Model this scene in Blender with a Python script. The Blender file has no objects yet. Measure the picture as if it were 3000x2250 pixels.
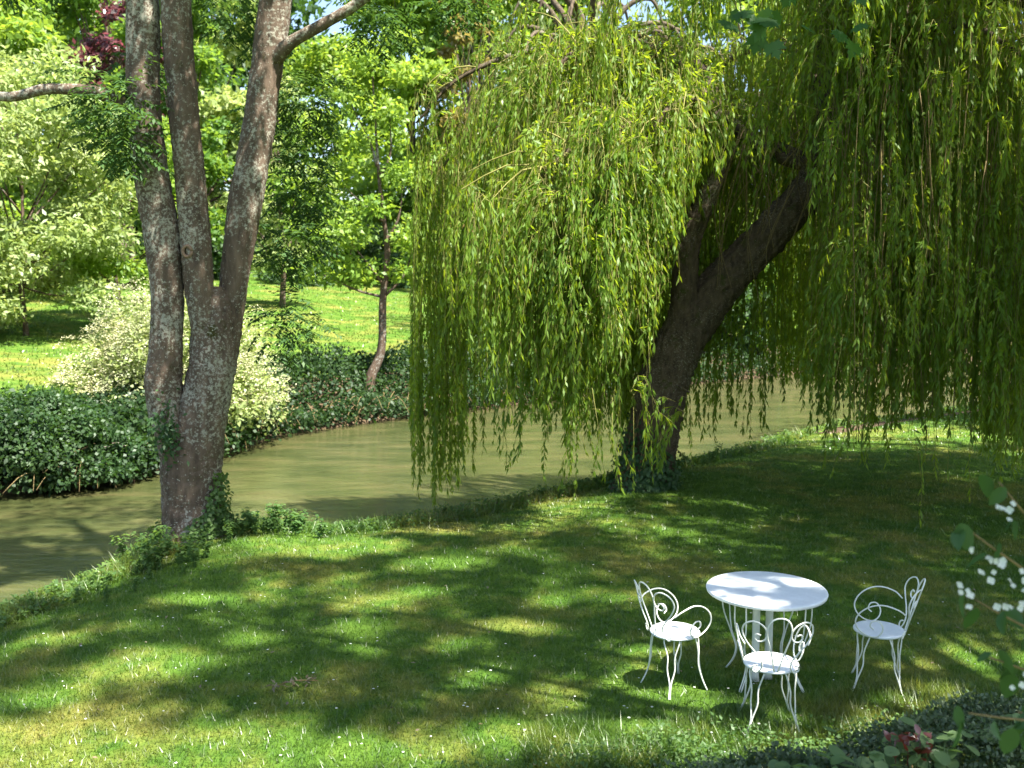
import bpy, math
import numpy as np
from mathutils import Vector

R = math.radians
sc = bpy.context.scene
COL = sc.collection

# ---------------------------------------------------------------- camera, sky, sun, exposure
cam_d = bpy.data.cameras.new("camera")
cam = bpy.data.objects.new("camera", cam_d)
COL.objects.link(cam)
cam.location = (0, 0, 3.07)
cam.rotation_euler = (math.pi / 2 - math.atan(315 / 2900), 0, 0)
cam_d.sensor_width = 36
cam_d.lens = 34.8
cam_d.clip_start = 0.05
cam_d.clip_end = 2000
cam_d.dof.use_dof = True
cam_d.dof.focus_distance = 8.5
cam_d.dof.aperture_fstop = 2.6
sc.camera = cam

SUN_EL, SUN_AZ = R(62), R(125)           # azimuth from +Y towards +X
S = np.array([math.sin(SUN_AZ) * math.cos(SUN_EL), math.cos(SUN_AZ) * math.cos(SUN_EL), math.sin(SUN_EL)])
world = bpy.data.worlds.new("World")
sc.world = world
world.use_nodes = True
wn = world.node_tree
sky = wn.nodes.new("ShaderNodeTexSky")
sky.sky_type = 'NISHITA'
sky.sun_disc = False
sky.sun_elevation = SUN_EL
sky.sun_rotation = SUN_AZ
sky.air_density = 1.0
sky.dust_density = 1.5
wn.links.new(sky.outputs[0], wn.nodes["Background"].inputs[0])
wn.nodes["Background"].inputs[1].default_value = 0.08
sun_d = bpy.data.lights.new("sun", 'SUN')
sun_d.energy = 5.0
sun_d.angle = R(0.8)
sun_d.color = (1.0, 0.965, 0.89)
sun = bpy.data.objects.new("sun", sun_d)
COL.objects.link(sun)
sun.rotation_euler = Vector(S).to_track_quat('Z', 'Y').to_euler()
vs = sc.view_settings
vs.view_transform = 'Standard'
vs.look = 'None'
vs.gamma = 1
vs.use_curve_mapping = False
vs.exposure = 2.2
cy = sc.cycles
cy.use_denoising = True
cy.max_bounces = 7
cy.diffuse_bounces = 4
cy.transmission_bounces = 5
cy.glossy_bounces = 2
cy.transparent_max_bounces = 4
cy.caustics_reflective = False
cy.caustics_refractive = False
cy.sample_clamp_indirect = 6

# ---------------------------------------------------------------- mesh helpers
rng = np.random.default_rng(7)


def U(a, b, n=None):
    return rng.uniform(a, b, n)


def unit(a):
    return a / np.maximum(np.linalg.norm(a, axis=-1, keepdims=True), 1e-9)


def rdir(n):
    return unit(rng.normal(size=(n, 3)))


class MB:
    """collects vertices, quads and triangles of one part"""

    def __init__(self):
        self.v, self.q, self.t, self.r, self.n = [], [], [], [], 0

    def add(self, v, q=None, t=None, r=0.5):
        v = np.asarray(v, float).reshape(-1, 3)
        if q is not None and len(q):
            self.q.append(np.asarray(q, int).reshape(-1, 4) + self.n)
        if t is not None and len(t):
            self.t.append(np.asarray(t, int).reshape(-1, 3) + self.n)
        self.r.append(np.broadcast_to(np.asarray(r, float), (len(v),)))
        self.v.append(v)
        self.n += len(v)

    def mesh(self, name, mat, smooth=False):
        v = np.concatenate(self.v) if self.v else np.zeros((0, 3))
        q = np.concatenate(self.q) if self.q else np.zeros((0, 4), int)
        t = np.concatenate(self.t) if self.t else np.zeros((0, 3), int)
        me = bpy.data.meshes.new(name)
        me.vertices.add(len(v))
        me.vertices.foreach_set('co', v.astype(np.float32).ravel())
        idx = np.concatenate([q.ravel(), t.ravel()]).astype(np.int32)
        me.loops.add(len(idx))
        me.loops.foreach_set('vertex_index', idx)
        st = np.concatenate([np.arange(len(q)) * 4, len(q) * 4 + np.arange(len(t)) * 3]).astype(np.int32)
        me.polygons.add(len(st))
        me.polygons.foreach_set('loop_start', st)
        if smooth:
            me.polygons.foreach_set('use_smooth', np.ones(len(st), bool))
        at = me.attributes.new('rnd', 'FLOAT', 'POINT')
        at.data.foreach_set('value', np.concatenate(self.r).astype(np.float32))
        me.materials.append(mat)
        me.update(calc_edges=True)
        return me

    def build(self, name, mat, parent=None, smooth=False, loc=None):
        return link(name, self.mesh(name, mat, smooth), parent, loc)


def link(name, me, parent=None, loc=None, rot=None, scale=None):
    o = bpy.data.objects.new(name, me)
    COL.objects.link(o)
    if parent is not None:
        o.parent = parent
    if loc is not None:
        o.location = loc
    if rot is not None:
        o.rotation_euler = rot
    if scale is not None:
        o.scale = (scale,) * 3 if np.isscalar(scale) else scale
    return o


def empty(name, loc=(0, 0, 0), label=None, cat=None, group=None, rz=0):
    o = bpy.data.objects.new(name, None)
    COL.objects.link(o)
    o.location = loc
    o.rotation_euler = (0, 0, rz)
    return tag(o, label, cat, group)


def tag(o, label=None, cat=None, group=None, kind=None):
    for k, x in (('label', label), ('category', cat), ('group', group), ('kind', kind)):
        if x:
            o[k] = x
    return o


def smooth_path(pts, n):
    """Catmull-Rom through rows of pts (any columns)"""
    P = np.asarray(pts, float)
    P = np.vstack([2 * P[0] - P[1], P, 2 * P[-1] - P[-2]])
    m = len(P) - 3
    u = np.linspace(0, m - 1e-6, n)
    i = u.astype(int)
    t = (u - i)[:, None]
    a, b, c, d = P[i], P[i + 1], P[i + 2], P[i + 3]
    return .5 * (2 * b + (c - a) * t + (2 * a - 5 * b + 4 * c - d) * t ** 2 + (3 * b - a - 3 * c + d) * t ** 3)


def tube(mb, pts, rad, sides=8, rough=0.0, cap=True, r=0.5, seed=0, ridge=0.0, flare=0.0):
    P = np.asarray(pts, float)
    n = len(P)
    rad = np.asarray(rad, float).ravel()
    if len(rad) > 1 and len(rad) != n:
        rad = np.interp(np.linspace(0, 1, n), np.linspace(0, 1, len(rad)), rad)
    rad = np.broadcast_to(rad, (n,))
    T = unit(np.gradient(P, axis=0))
    ref = np.array([0., 0., 1.]) if abs(T[0, 2]) < .9 else np.array([1., 0., 0.])
    N = np.zeros_like(P)
    a = unit(np.cross(T[0], ref))
    for i in range(n):
        a = unit(a - T[i] * np.dot(a, T[i]))
        N[i] = a
    B = np.cross(T, N)
    ang = np.linspace(0, 2 * np.pi, sides, endpoint=False)
    rr = rad[:, None] * np.ones((n, sides))
    if rough:
        k = np.arange(n)[:, None]
        ph = seed * 1.7
        rr = rr * (1 + rough * (np.sin(3 * ang + .37 * k + ph) * .6 + np.sin(5 * ang - .23 * k + 2 * ph) * .45
                                + np.sin(2 * ang + .9 * k + ph * 3) * .35)
                   + rough * .35 * np.random.default_rng(seed + 5).normal(size=(n, sides)))
    if ridge:
        zc = np.concatenate([[0], np.cumsum(np.linalg.norm(np.diff(P, axis=0), axis=1))])[:, None]
        g2 = np.random.default_rng(seed + 77)
        f = np.zeros((n, sides))
        for m_, w_ in ((7, .35), (11, .4), (17, .35), (23, .25)):
            f += w_ * np.abs(np.sin(m_ / 2 * ang + 1.6 * np.sin(zc * g2.uniform(1.2, 3) + g2.uniform(0, 6)) + .8 * np.sin(zc * g2.uniform(5, 9) + ang + g2.uniform(0, 6))))
        rr = rr + ridge * (f - .8) + ridge * .35 * g2.normal(size=(n, sides))
        if flare:
            rr = rr * (1 + flare * np.exp(-zc / .28) * (.55 + .6 * np.sin(2.5 * ang + seed) ** 2))
    V = P[:, None] + rr[..., None] * (np.cos(ang)[None, :, None] * N[:, None] + np.sin(ang)[None, :, None] * B[:, None])
    idx = np.arange(n * sides).reshape(n, sides)
    nx = np.roll(idx, -1, 1)
    q = np.stack([idx[:-1], nx[:-1], nx[1:], idx[1:]], -1).reshape(-1, 4)
    v = V.reshape(-1, 3)
    t = []
    if cap:
        v = np.vstack([v, P[0], P[-1]])
        for j in range(sides):
            t.append((n * sides, idx[0, (j + 1) % sides], idx[0, j]))
            t.append((n * sides + 1, idx[-1, j], idx[-1, (j + 1) % sides]))
    mb.add(v, q, t, r)


def leaves(mb, P, A, N, L, W, r=None, fold=.18, droop=0.0):
    """diamond leaves, each two faces folded on the midrib"""
    n = len(P)
    L = np.broadcast_to(np.asarray(L, float), (n,))[:, None]
    W = np.broadcast_to(np.asarray(W, float), (n,))[:, None]
    A = unit(A)
    Sd = unit(np.cross(A, N))
    Nn = np.cross(Sd, A)
    m = P + A * L * .42
    up = Nn * W * fold
    tip = P + A * L
    if droop:
        tip = tip - np.array([0, 0, 1.]) * L * droop
    v = np.stack([P, m + Sd * W / 2 + up, tip, m - Sd * W / 2 + up], 1).reshape(-1, 3)
    if r is None:
        r = U(0, 1, n)
    mb.add(v, np.arange(4 * n).reshape(n, 4), None, np.repeat(r, 4))


# ---------------------------------------------------------------- materials
def nodemat(name):
    m = bpy.data.materials.new(name)
    m.use_nodes = True
    nt = m.node_tree
    nt.nodes.clear()
    out = nt.nodes.new('ShaderNodeOutputMaterial')
    return m, nt, out


def nd(nt, typ, ins=None, **kw):
    n = nt.nodes.new(typ)
    for k, v in kw.items():
        setattr(n, k, v)
    for k, v in (ins or {}).items():
        if hasattr(v, 'is_linked') or isinstance(v, bpy.types.NodeSocket):
            nt.links.new(v, n.inputs[k])
        else:
            n.inputs[k].default_value = v
    return n


def c4(c):
    return (*c, 1)


def ramp(nt, fac, stops, interp='LINEAR'):
    n = nt.nodes.new('ShaderNodeValToRGB')
    n.color_ramp.interpolation = interp
    el = n.color_ramp.elements
    while len(el) < len(stops):
        el.new(.5)
    for e, (p, c) in zip(el, stops):
        e.position = p
        e.color = c4(c) if len(c) == 3 else c
    nt.links.new(fac, n.inputs[0])
    return n.outputs[0]


def noise(nt, vec, scale, detail=3, rough=.55):
    return nd(nt, 'ShaderNodeTexNoise', {'Vector': vec, 'Scale': scale, 'Detail': detail, 'Roughness': rough}).outputs[0]


def mixc(nt, f, a, b, mode='MIX'):
    n = nt.nodes.new('ShaderNodeMix')
    n.data_type = 'RGBA'
    n.blend_type = mode
    for i, v in ((0, f), (6, a), (7, b)):
        if isinstance(v, bpy.types.NodeSocket):
            nt.links.new(v, n.inputs[i])
        else:
            n.inputs[i].default_value = v if i == 0 else c4(v)
    return n.outputs[2]


def leaf_mat(name, cols, trans, tfac=.45, gloss=.05, grough=.35, vscale=.6):
    """thin leaf: reflects cols (by the leaf's own random value), lets trans through"""
    m, nt, out = nodemat(name)
    at = nd(nt, 'ShaderNodeAttribute', attribute_name='rnd').outputs['Fac']
    geo = nd(nt, 'ShaderNodeNewGeometry')
    col = ramp(nt, at, [(i / (len(cols) - 1), c) for i, c in enumerate(cols)])
    nz = noise(nt, geo.outputs['Position'], vscale, 2)
    var = ramp(nt, nz, [(.3, (.72, .8, .75)), (.7, (1.22, 1.14, 1.1))])
    col = mixc(nt, 1.0, col, var, 'MULTIPLY')
    tcol = mixc(nt, 1.0, ramp(nt, at, [(0, tuple(.75 * x for x in trans)), (1, trans)]), var, 'MULTIPLY')
    d = nd(nt, 'ShaderNodeBsdfDiffuse', {'Color': col})
    t = nd(nt, 'ShaderNodeBsdfTranslucent', {'Color': tcol})
    mx = nd(nt, 'ShaderNodeMixShader', {0: tfac, 1: d.outputs[0], 2: t.outputs[0]})
    g = nd(nt, 'ShaderNodeBsdfGlossy', {'Color': (.9, .95, .9, 1), 'Roughness': grough})
    m2 = nd(nt, 'ShaderNodeMixShader', {0: gloss, 1: mx.outputs[0], 2: g.outputs[0]})
    nt.links.new(m2.outputs[0], out.inputs[0])
    return m


def bark_mat(name, base, dark, lichen=None, lich=.5, moss=None, scale=1.0, mossamt=.6):
    m, nt, out = nodemat(name)
    tc = nd(nt, 'ShaderNodeTexCoord').outputs['Object']
    mp = nd(nt, 'ShaderNodeMapping', {'Vector': tc, 'Scale': (1, 1, .28)}).outputs[0]
    n1 = noise(nt, mp, 9 * scale, 6, .65)
    col = ramp(nt, n1, [(.3, dark), (.65, base)])
    hgt = n1
    if moss:
        nm = noise(nt, tc, 2.2 * scale, 5, .7)
        col = mixc(nt, ramp(nt, nm, [(mossamt, (0, 0, 0)), (mossamt + .08, (1, 1, 1))]), col, moss)
    if lichen:
        nl = noise(nt, tc, 24 * scale, 5, .75)
        big = noise(nt, tc, 1.3, 2)
        s = nd(nt, 'ShaderNodeMath', {0: nl, 1: nd(nt, 'ShaderNodeMath', {0: big, 1: .5}, operation='MULTIPLY').outputs[0]}, operation='ADD').outputs[0]
        f = ramp(nt, s, [(.70 + .12 * (1 - lich), (0, 0, 0)), (.80 + .12 * (1 - lich), (1, 1, 1))])
        col = mixc(nt, f, col, lichen)
        spots = nd(nt, 'ShaderNodeTexVoronoi', {'Vector': tc, 'Scale': 16 * scale}).outputs['Distance']
        f2 = ramp(nt, spots, [(.10, (1, 1, 1)), (.16, (0, 0, 0))])
        nb = ramp(nt, noise(nt, tc, 4, 2), [(.5, (0, 0, 0)), (.56, (1, 1, 1))])
        f3 = mixc(nt, 1.0, f2, nb, 'MULTIPLY')
        col = mixc(nt, f3, col, tuple(min(1, x * 1.2) for x in lichen))
    p = nd(nt, 'ShaderNodeBsdfPrincipled', {'Base Color': col, 'Roughness': .9, 'Specular IOR Level': .15})
    b = nd(nt, 'ShaderNodeBump', {'Strength': .9, 'Distance': .03, 'Height': hgt})
    nt.links.new(b.outputs[0], p.inputs['Normal'])
    nt.links.new(p.outputs[0], out.inputs[0])
    return m


def plain(name, col, rough=.5, spec=.4, bump=0, bscale=60, var=0.0):
    m, nt, out = nodemat(name)
    tc = nd(nt, 'ShaderNodeTexCoord').outputs['Object']
    n = noise(nt, tc, bscale, 4)
    c = ramp(nt, n, [(.3, tuple(x * (1 - var) for x in col)), (.7, tuple(min(1, x * (1 + var * .3)) for x in col))])
    p = nd(nt, 'ShaderNodeBsdfPrincipled', {'Base Color': c, 'Roughness': rough, 'Specular IOR Level': spec})
    if bump:
        b = nd(nt, 'ShaderNodeBump', {'Strength': bump, 'Distance': .01, 'Height': n})
        nt.links.new(b.outputs[0], p.inputs['Normal'])
    nt.links.new(p.outputs[0], out.inputs[0])
    return m


def painted(name, col, rust=.5):
    """old garden paint: chalky, a little dirty, with small rust chips"""
    m, nt, out = nodemat(name)
    tc = nd(nt, 'ShaderNodeTexCoord').outputs['Object']
    n1 = noise(nt, tc, 7, 5, .65)
    c = ramp(nt, n1, [(.3, tuple(x * .82 for x in col)), (.65, col)])
    n2 = noise(nt, tc, 38, 6, .75)
    f = ramp(nt, n2, [(.66 + .06 * (1 - rust), (0, 0, 0)), (.70 + .06 * (1 - rust), (1, 1, 1))])
    c = mixc(nt, f, c, (.19, .105, .06))
    p = nd(nt, 'ShaderNodeBsdfPrincipled', {'Base Color': c, 'Roughness': .5, 'Specular IOR Level': .35})
    b = nd(nt, 'ShaderNodeBump', {'Strength': .25, 'Distance': .004, 'Height': n2})
    nt.links.new(b.outputs[0], p.inputs['Normal'])
    nt.links.new(p.outputs[0], out.inputs[0])
    return m


def lawn_colour(nt, pos):
    """turf: green with straw-coloured dry patches and bare scuffs"""
    big = noise(nt, pos, .55, 4, .6)
    mid = noise(nt, pos, 2.7, 4, .65)
    fine = noise(nt, pos, 40, 3, .7)
    g = ramp(nt, mid, [(.3, (.042, .094, .011)), (.55, (.070, .132, .016)), (.75, (.10, .162, .024))])
    dry = ramp(nt, fine, [(.35, (.15, .15, .03)), (.7, (.25, .205, .055))])
    f = nd(nt, 'ShaderNodeMath', {0: big, 1: nd(nt, 'ShaderNodeMath', {0: mid, 1: .45}, operation='MULTIPLY').outputs[0]}, operation='ADD').outputs[0]
    turf = mixc(nt, ramp(nt, f, [(.70, (0, 0, 0)), (.93, (.8, .8, .8))]), g, dry)
    bare = noise(nt, pos, 1.35, 6, .72)
    return mixc(nt, ramp(nt, bare, [(.64, (0, 0, 0)), (.75, (.5, .5, .5))]), turf, (.12, .085, .045))


def ground_mat():
    m, nt, out = nodemat('turf_and_soil')
    pos = nd(nt, 'ShaderNodeNewGeometry').outputs['Position']
    col = lawn_colour(nt, pos)
    far = nd(nt, 'ShaderNodeAttribute', attribute_name='rnd').outputs['Fac']     # 0 lawn, 1 bare soil
    soil = ramp(nt, noise(nt, pos, 6, 5, .7), [(.3, (.05, .035, .02)), (.7, (.13, .09, .055))])
    nz = noise(nt, pos, 1.8, 5, .7)
    s = nd(nt, 'ShaderNodeMath', {0: far, 1: nd(nt, 'ShaderNodeMath', {0: nz, 1: -.5}, operation='ADD').outputs[0]}, operation='ADD').outputs[0]
    col = mixc(nt, ramp(nt, s, [(.45, (0, 0, 0)), (.6, (1, 1, 1))]), col, soil)
    p = nd(nt, 'ShaderNodeBsdfPrincipled', {'Base Color': col, 'Roughness': .95, 'Specular IOR Level': .1})
    b = nd(nt, 'ShaderNodeBump', {'Strength': .8, 'Distance': .04, 'Height': noise(nt, pos, 25, 4, .7)})
    nt.links.new(b.outputs[0], p.inputs['Normal'])
    nt.links.new(p.outputs[0], out.inputs[0])
    return m


def grass_mat():
    m, nt, out = nodemat('grass_blades')
    geo = nd(nt, 'ShaderNodeNewGeometry')
    at = nd(nt, 'ShaderNodeAttribute', attribute_name='rnd').outputs['Fac']
    col = lawn_colour(nt, geo.outputs['Position'])
    var = ramp(nt, at, [(0, (.75, .8, .7)), (.8, (1.2, 1.15, 1.05)), (1, (1.4, 1.28, 1.15))])
    col = mixc(nt, 1.0, col, var, 'MULTIPLY')
    tcol = mixc(nt, 1.0, col, (1.9, 1.9, 1.1), 'MULTIPLY')
    d = nd(nt, 'ShaderNodeBsdfDiffuse', {'Color': col})
    t = nd(nt, 'ShaderNodeBsdfTranslucent', {'Color': tcol})
    mx = nd(nt, 'ShaderNodeMixShader', {0: .4, 1: d.outputs[0], 2: t.outputs[0]})
    g = nd(nt, 'ShaderNodeBsdfGlossy', {'Color': (1, 1, .95, 1), 'Roughness': .4})
    m2 = nd(nt, 'ShaderNodeMixShader', {0: .04, 1: mx.outputs[0], 2: g.outputs[0]})
    nt.links.new(m2.outputs[0], out.inputs[0])
    return m


def water_mat():
    m, nt, out = nodemat('murky_water')
    pos = nd(nt, 'ShaderNodeNewGeometry').outputs['Position']
    mp = nd(nt, 'ShaderNodeMapping', {'Vector': pos, 'Rotation': (0, 0, R(-50)), 'Scale': (.55, 1.6, 1)}).outputs[0]
    bed = noise(nt, mp, .9, 5, .65)
    col = ramp(nt, bed, [(.28, (.026, .036, .012)), (.5, (.058, .064, .022)), (.75, (.105, .092, .038))])
    p = nd(nt, 'ShaderNodeBsdfPrincipled', {'Base Color': col, 'Roughness': .02, 'IOR': 1.42, 'Specular IOR Level': .9})
    h1 = noise(nt, mp, 9, 4, .7)
    h2 = noise(nt, mp, 1.6, 2, .5)
    h = nd(nt, 'ShaderNodeMath', {0: h1, 1: nd(nt, 'ShaderNodeMath', {0: h2, 1: 2.2}, operation='MULTIPLY').outputs[0]}, operation='ADD').outputs[0]
    b = nd(nt, 'ShaderNodeBump', {'Strength': .4, 'Distance': .03, 'Height': h})
    nt.links.new(b.outputs[0], p.inputs['Normal'])
    nt.links.new(p.outputs[0], out.inputs[0])
    return m


M = {
    'ground': ground_mat(), 'grass': grass_mat(), 'water': water_mat(),
    'willow': leaf_mat('willow_leaves', [(.08, .155, .014), (.13, .22, .022), (.18, .26, .04)], (.42, .54, .025), .52, .015, .5),
    'willow_far': leaf_mat('far_willow_leaves', [(.08, .13, .02), (.14, .19, .03)], (.36, .42, .04), .5, .03),
    'ash': leaf_mat('ash_leaves', [(.03, .075, .02), (.05, .11, .03), (.07, .13, .035)], (.12, .22, .03), .4, .02, .5),
    'maple': leaf_mat('maple_leaves', [(.022, .075, .018), (.045, .115, .02)], (.14, .28, .03), .4, .02, .5),
    'green': leaf_mat('green_leaves', [(.05, .12, .018), (.085, .17, .026), (.125, .2, .04)], (.28, .44, .04), .45, .02, .5, vscale=.35),
    'lime': leaf_mat('lime_leaves', [(.11, .215, .022), (.17, .275, .04), (.24, .33, .07)], (.40, .56, .05), .48, .02, .5, vscale=.35),
    'pale': leaf_mat('pale_leaves', [(.17, .24, .06), (.26, .33, .11), (.37, .42, .19)], (.46, .56, .13), .45, .03, .5, vscale=.35),
    'dark': leaf_mat('dark_leaves', [(.02, .052, .015), (.036, .078, .022), (.058, .105, .034)], (.09, .19, .025), .38, .025, .5, vscale=.5),
    'bramble_shaded': leaf_mat('shaded_bramble_leaves', [(.014, .036, .011), (.026, .056, .017), (.045, .08, .028)], (.07, .15, .02), .36, .015, .5, vscale=.5),  # darker than the other dark leaves: the bank's shade is in this colour
    'ochre': leaf_mat('ochre_leaves', [(.16, .14, .04), (.26, .19, .07)], (.42, .34, .08), .4, .03),
    'purple': leaf_mat('purple_leaves', [(.07, .025, .03), (.14, .05, .06)], (.3, .08, .1), .4, .05),
    'ivy': leaf_mat('ivy_leaves', [(.02, .06, .018), (.04, .09, .028), (.06, .12, .04)], (.10, .2, .03), .3, .025, .5),
    'nettle': leaf_mat('nettle_leaves', [(.05, .11, .03), (.08, .15, .04), (.12, .19, .06)], (.24, .40, .05), .45, .02, .5),
    'cream': leaf_mat('cream_flowers', [(.40, .41, .2), (.54, .53, .32), (.62, .6, .44)], (.5, .5, .26), .35, .02),
    'box': leaf_mat('box_leaves', [(.045, .08, .035), (.075, .115, .055), (.12, .16, .085)], (.12, .2, .05), .3, .03, .5),
    'broad': leaf_mat('broad_leaves', [(.07, .14, .05), (.11, .18, .07), (.15, .22, .09)], (.25, .4, .08), .4, .025, .5),
    'red': leaf_mat('red_leaves', [(.10, .02, .012), (.17, .035, .02)], (.3, .05, .02), .35, .08),
    'white_petal': leaf_mat('white_petals', [(.74, .75, .72), (.8, .8, .78)], (.7, .72, .66), .4, .03),
    'dryleaf': leaf_mat('dry_leaves', [(.12, .09, .05), (.22, .18, .12)], (.2, .16, .08), .3, .04),
    'ashbark': bark_mat('ash_bark', (.155, .11, .078), (.055, .04, .029), (.31, .295, .235), .5, (.045, .042, .012), 1.0, .60),
    'willowbark': bark_mat('willow_bark', (.12, .088, .058), (.035, .026, .018), (.20, .18, .13), .1, (.05, .055, .014), 1.5, .58),
    'twig': plain('twig_bark', (.19, .14, .06), .8, .2, .3, 30, .4),
    'greentwig': plain('green_twig', (.20, .19, .05), .7, .2, 0, 30, .3),
    'fartrunk': bark_mat('brown_bark', (.13, .088, .06), (.05, .035, .025), (.25, .24, .2), .2, None, .6),
    'stem': plain('green_stem', (.10, .15, .05), .7, .2, 0, 30, .3),
    'paint': painted('pale_painted_metal', (.76, .77, .67), .75),
    'seatpaint': painted('white_painted_sheet', (.76, .79, .78), .35),
    'hole': plain('hollow_shade', (.012, .009, .007), .95, .05),
    'collar': plain('bark_collar', (.24, .16, .11), .9, .1, .6, 40, .3),
}

# ---------------------------------------------------------------- terrain
WATER_Z = -0.9
NEAR = np.array([(-60, -45), (-16, -8), (-9, 2), (-6.3, 6.6), (-5.2, 8.8), (-4.95, 9.3), (-4.5, 10.4), (-4.3, 12.3), (-3.2, 12.7), (-2.3, 12.4),
                 (-1.1, 13.2), (1.0, 15.1), (2.8, 16.7), (5.7, 20.1), (11.6, 24.6), (18, 28.5), (35, 36), (120, 60)], float)
FAR = np.array([(-120, -10), (-40, 7), (-25, 12), (-16, 15.2), (-10, 17.2), (-7.8, 18.6), (-6.6, 21.0), (-5.6, 24.6), (-2.8, 27.8), (0, 30.3),
                (3.2, 33.2), (7.6, 37), (14, 42), (30, 50), (120, 85)], float)


def sdist(x, y, poly):
    """signed distance to a polyline; positive on its right (the camera side of a line drawn left to right)"""
    x = np.asarray(x, float)
    best = np.full(x.shape, 1e9)
    sg = np.ones(x.shape)
    for a, b in zip(poly[:-1], poly[1:]):
        d = b - a
        t = np.clip(((x - a[0]) * d[0] + (y - a[1]) * d[1]) / (d @ d), 0, 1)
        px, py = x - (a[0] + t * d[0]), y - (a[1] + t * d[1])
        dist = np.hypot(px, py)
        cr = px * d[1] - py * d[0]
        m = dist < best - 1e-9
        best = np.where(m, dist, best)
        sg = np.where(m, np.sign(cr), sg)
    return best * sg


def sstep(a, b, x):
    t = np.clip((x - a) / (b - a), 0, 1)
    return t * t * (3 - 2 * t)


def ground_z(x, y):
    x = np.asarray(x, float)
    y = np.asarray(y, float)
    dn = sdist(x, y, NEAR)
    df = -sdist(x, y, FAR)
    und = .05 * np.sin(.7 * x + .4 * y) * np.sin(.45 * y - .3 * x + 1) + .025 * np.sin(1.9 * x - 1.1 * y)
    und = und * sstep(8.2, 11, np.hypot(x * .4, y))
    zn = und - .16 * np.exp(-(np.maximum(dn, 0) / .9) ** 2)
    zn = np.where(dn < 0, -.16 - 1.2 * sstep(0, 1.1, -dn), zn)
    zf = -1.36 + 1.75 * sstep(-.9, 2.3, df) + .085 * np.maximum(df - 2, 0) + und * (df > 2)
    return np.where(df > -1, np.maximum(zf, zn), zn)


gx = np.unique(np.round(np.concatenate([np.linspace(-14, 12, 131), np.linspace(-45, -14, 42), np.linspace(12, 45, 42), [-400, -250, -150, -90, -65, 65, 90, 150, 250, 400]]), 3))
gy = np.unique(np.round(np.concatenate([np.linspace(3, 34, 150), np.linspace(34, 80, 47), [-200, -100, -50, -20, -8, -2, 0, 1.5, 95, 120, 160, 250, 400, 700]]), 3))
X, Y = np.meshgrid(gx, gy)
Z = ground_z(X, Y)
idx = np.arange(X.size).reshape(X.shape)
q = np.stack([idx[:-1, :-1], idx[:-1, 1:], idx[1:, 1:], idx[1:, :-1]], -1).reshape(-1, 4)


def soil_amount(x, y):
    dn = sdist(x, y, NEAR)
    df = -sdist(x, y, FAR)
    a = 1 - sstep(-.05, .12, dn)                                     # the cut bank and the bed
    a = np.where(df > -.9, 1 - sstep(1.2, 2.4, df), a)
    pth = sdist(x, y, np.array([(6.6, 20.2), (9.5, 22.3), (14, 25.3)]))
    return np.maximum(a, 1 - sstep(.25, .55, np.abs(pth)) + (np.abs(x - 10) > 4.5) * -1)


mb = MB()
mb.add(np.stack([X, Y, Z], -1), q, None, np.clip(soil_amount(X, Y), 0, 1).ravel())
tag(mb.build('ground', M['ground'], smooth=True), 'mown lawn sloping to the river and meadow on its far bank', kind='structure')

wx = np.linspace(-120, 120, 3)
mb = MB()
mb.add([(-120, -60, WATER_Z), (120, -60, WATER_Z), (120, 90, WATER_Z), (-120, 90, WATER_Z)], [(0, 1, 2, 3)])
tag(mb.build('river', M['water']), 'shallow murky green river flowing past the lawn', kind='structure')


# ---------------------------------------------------------------- turf
def grass(n, y0, y1, hmin, hmax, w, name, label, xfun=None, keep=None):
    y = y0 * (y1 / y0) ** U(0, 1, n)
    x = U(-1, 1, n) * (.56 * y + .4)
    k = sdist(x, y, NEAR) > .02
    if keep is not None:
        k &= keep(x, y)
    k &= soil_amount(x, y) < U(.2, .8, n)
    x, y = x[k], y[k]
    n = len(x)
    z = ground_z(x, y) - .004
    P = np.stack([x, y, z], -1)
    tilt = rng.normal(size=(n, 3)) * .55
    tilt[:, 2] = 1
    A = unit(tilt)
    h = U(hmin, hmax, n)[:, None]
    ww = (w * U(.7, 1.3, n) * np.maximum(1, y / 8))[:, None]
    a = U(0, 2 * np.pi, n)
    Sd = np.stack([np.cos(a), np.sin(a), 0 * a], -1)
    bend = unit(np.stack([np.cos(a + 1.5), np.sin(a + 1.5), 0 * a], -1)) * h * U(.1, .6, n)[:, None]
    v = np.stack([P - Sd * ww / 2, P + Sd * ww / 2, P + A * h + bend], 1).reshape(-1, 3)
    b = MB()
    b.add(v, None, np.arange(3 * n).reshape(n, 3), np.repeat(U(0, 1, n), 3))
    return tag(b.build(name, M['grass']), label, 'grass', kind='stuff')


grass(330000, 4.2, 27, .025, .06, .0075, 'lawn_grass', 'short mown grass of the near lawn')


def tall_zone(x, y):
    a = np.hypot((x - 1.9) / 1.7, (y - 6.15) / .5) < 1 + .25 * np.sin(5 * x)
    b = np.hypot((x - 3.0) / .9, (y - 6.6) / .6) < 1
    return (a | b) & (U(0, 1, len(x)) < .6)


grass(200000, 5.3, 7.4, .05, .14, .006, 'long_grass', 'longer uncut grass in front of the nearest chair', keep=tall_zone)
grass(260000, 8.5, 27, .07, .22, .007, 'bank_grass', 'unmown grass along the edge of the river bank',
      keep=lambda x, y: sdist(x, y, NEAR) < .5)

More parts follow.
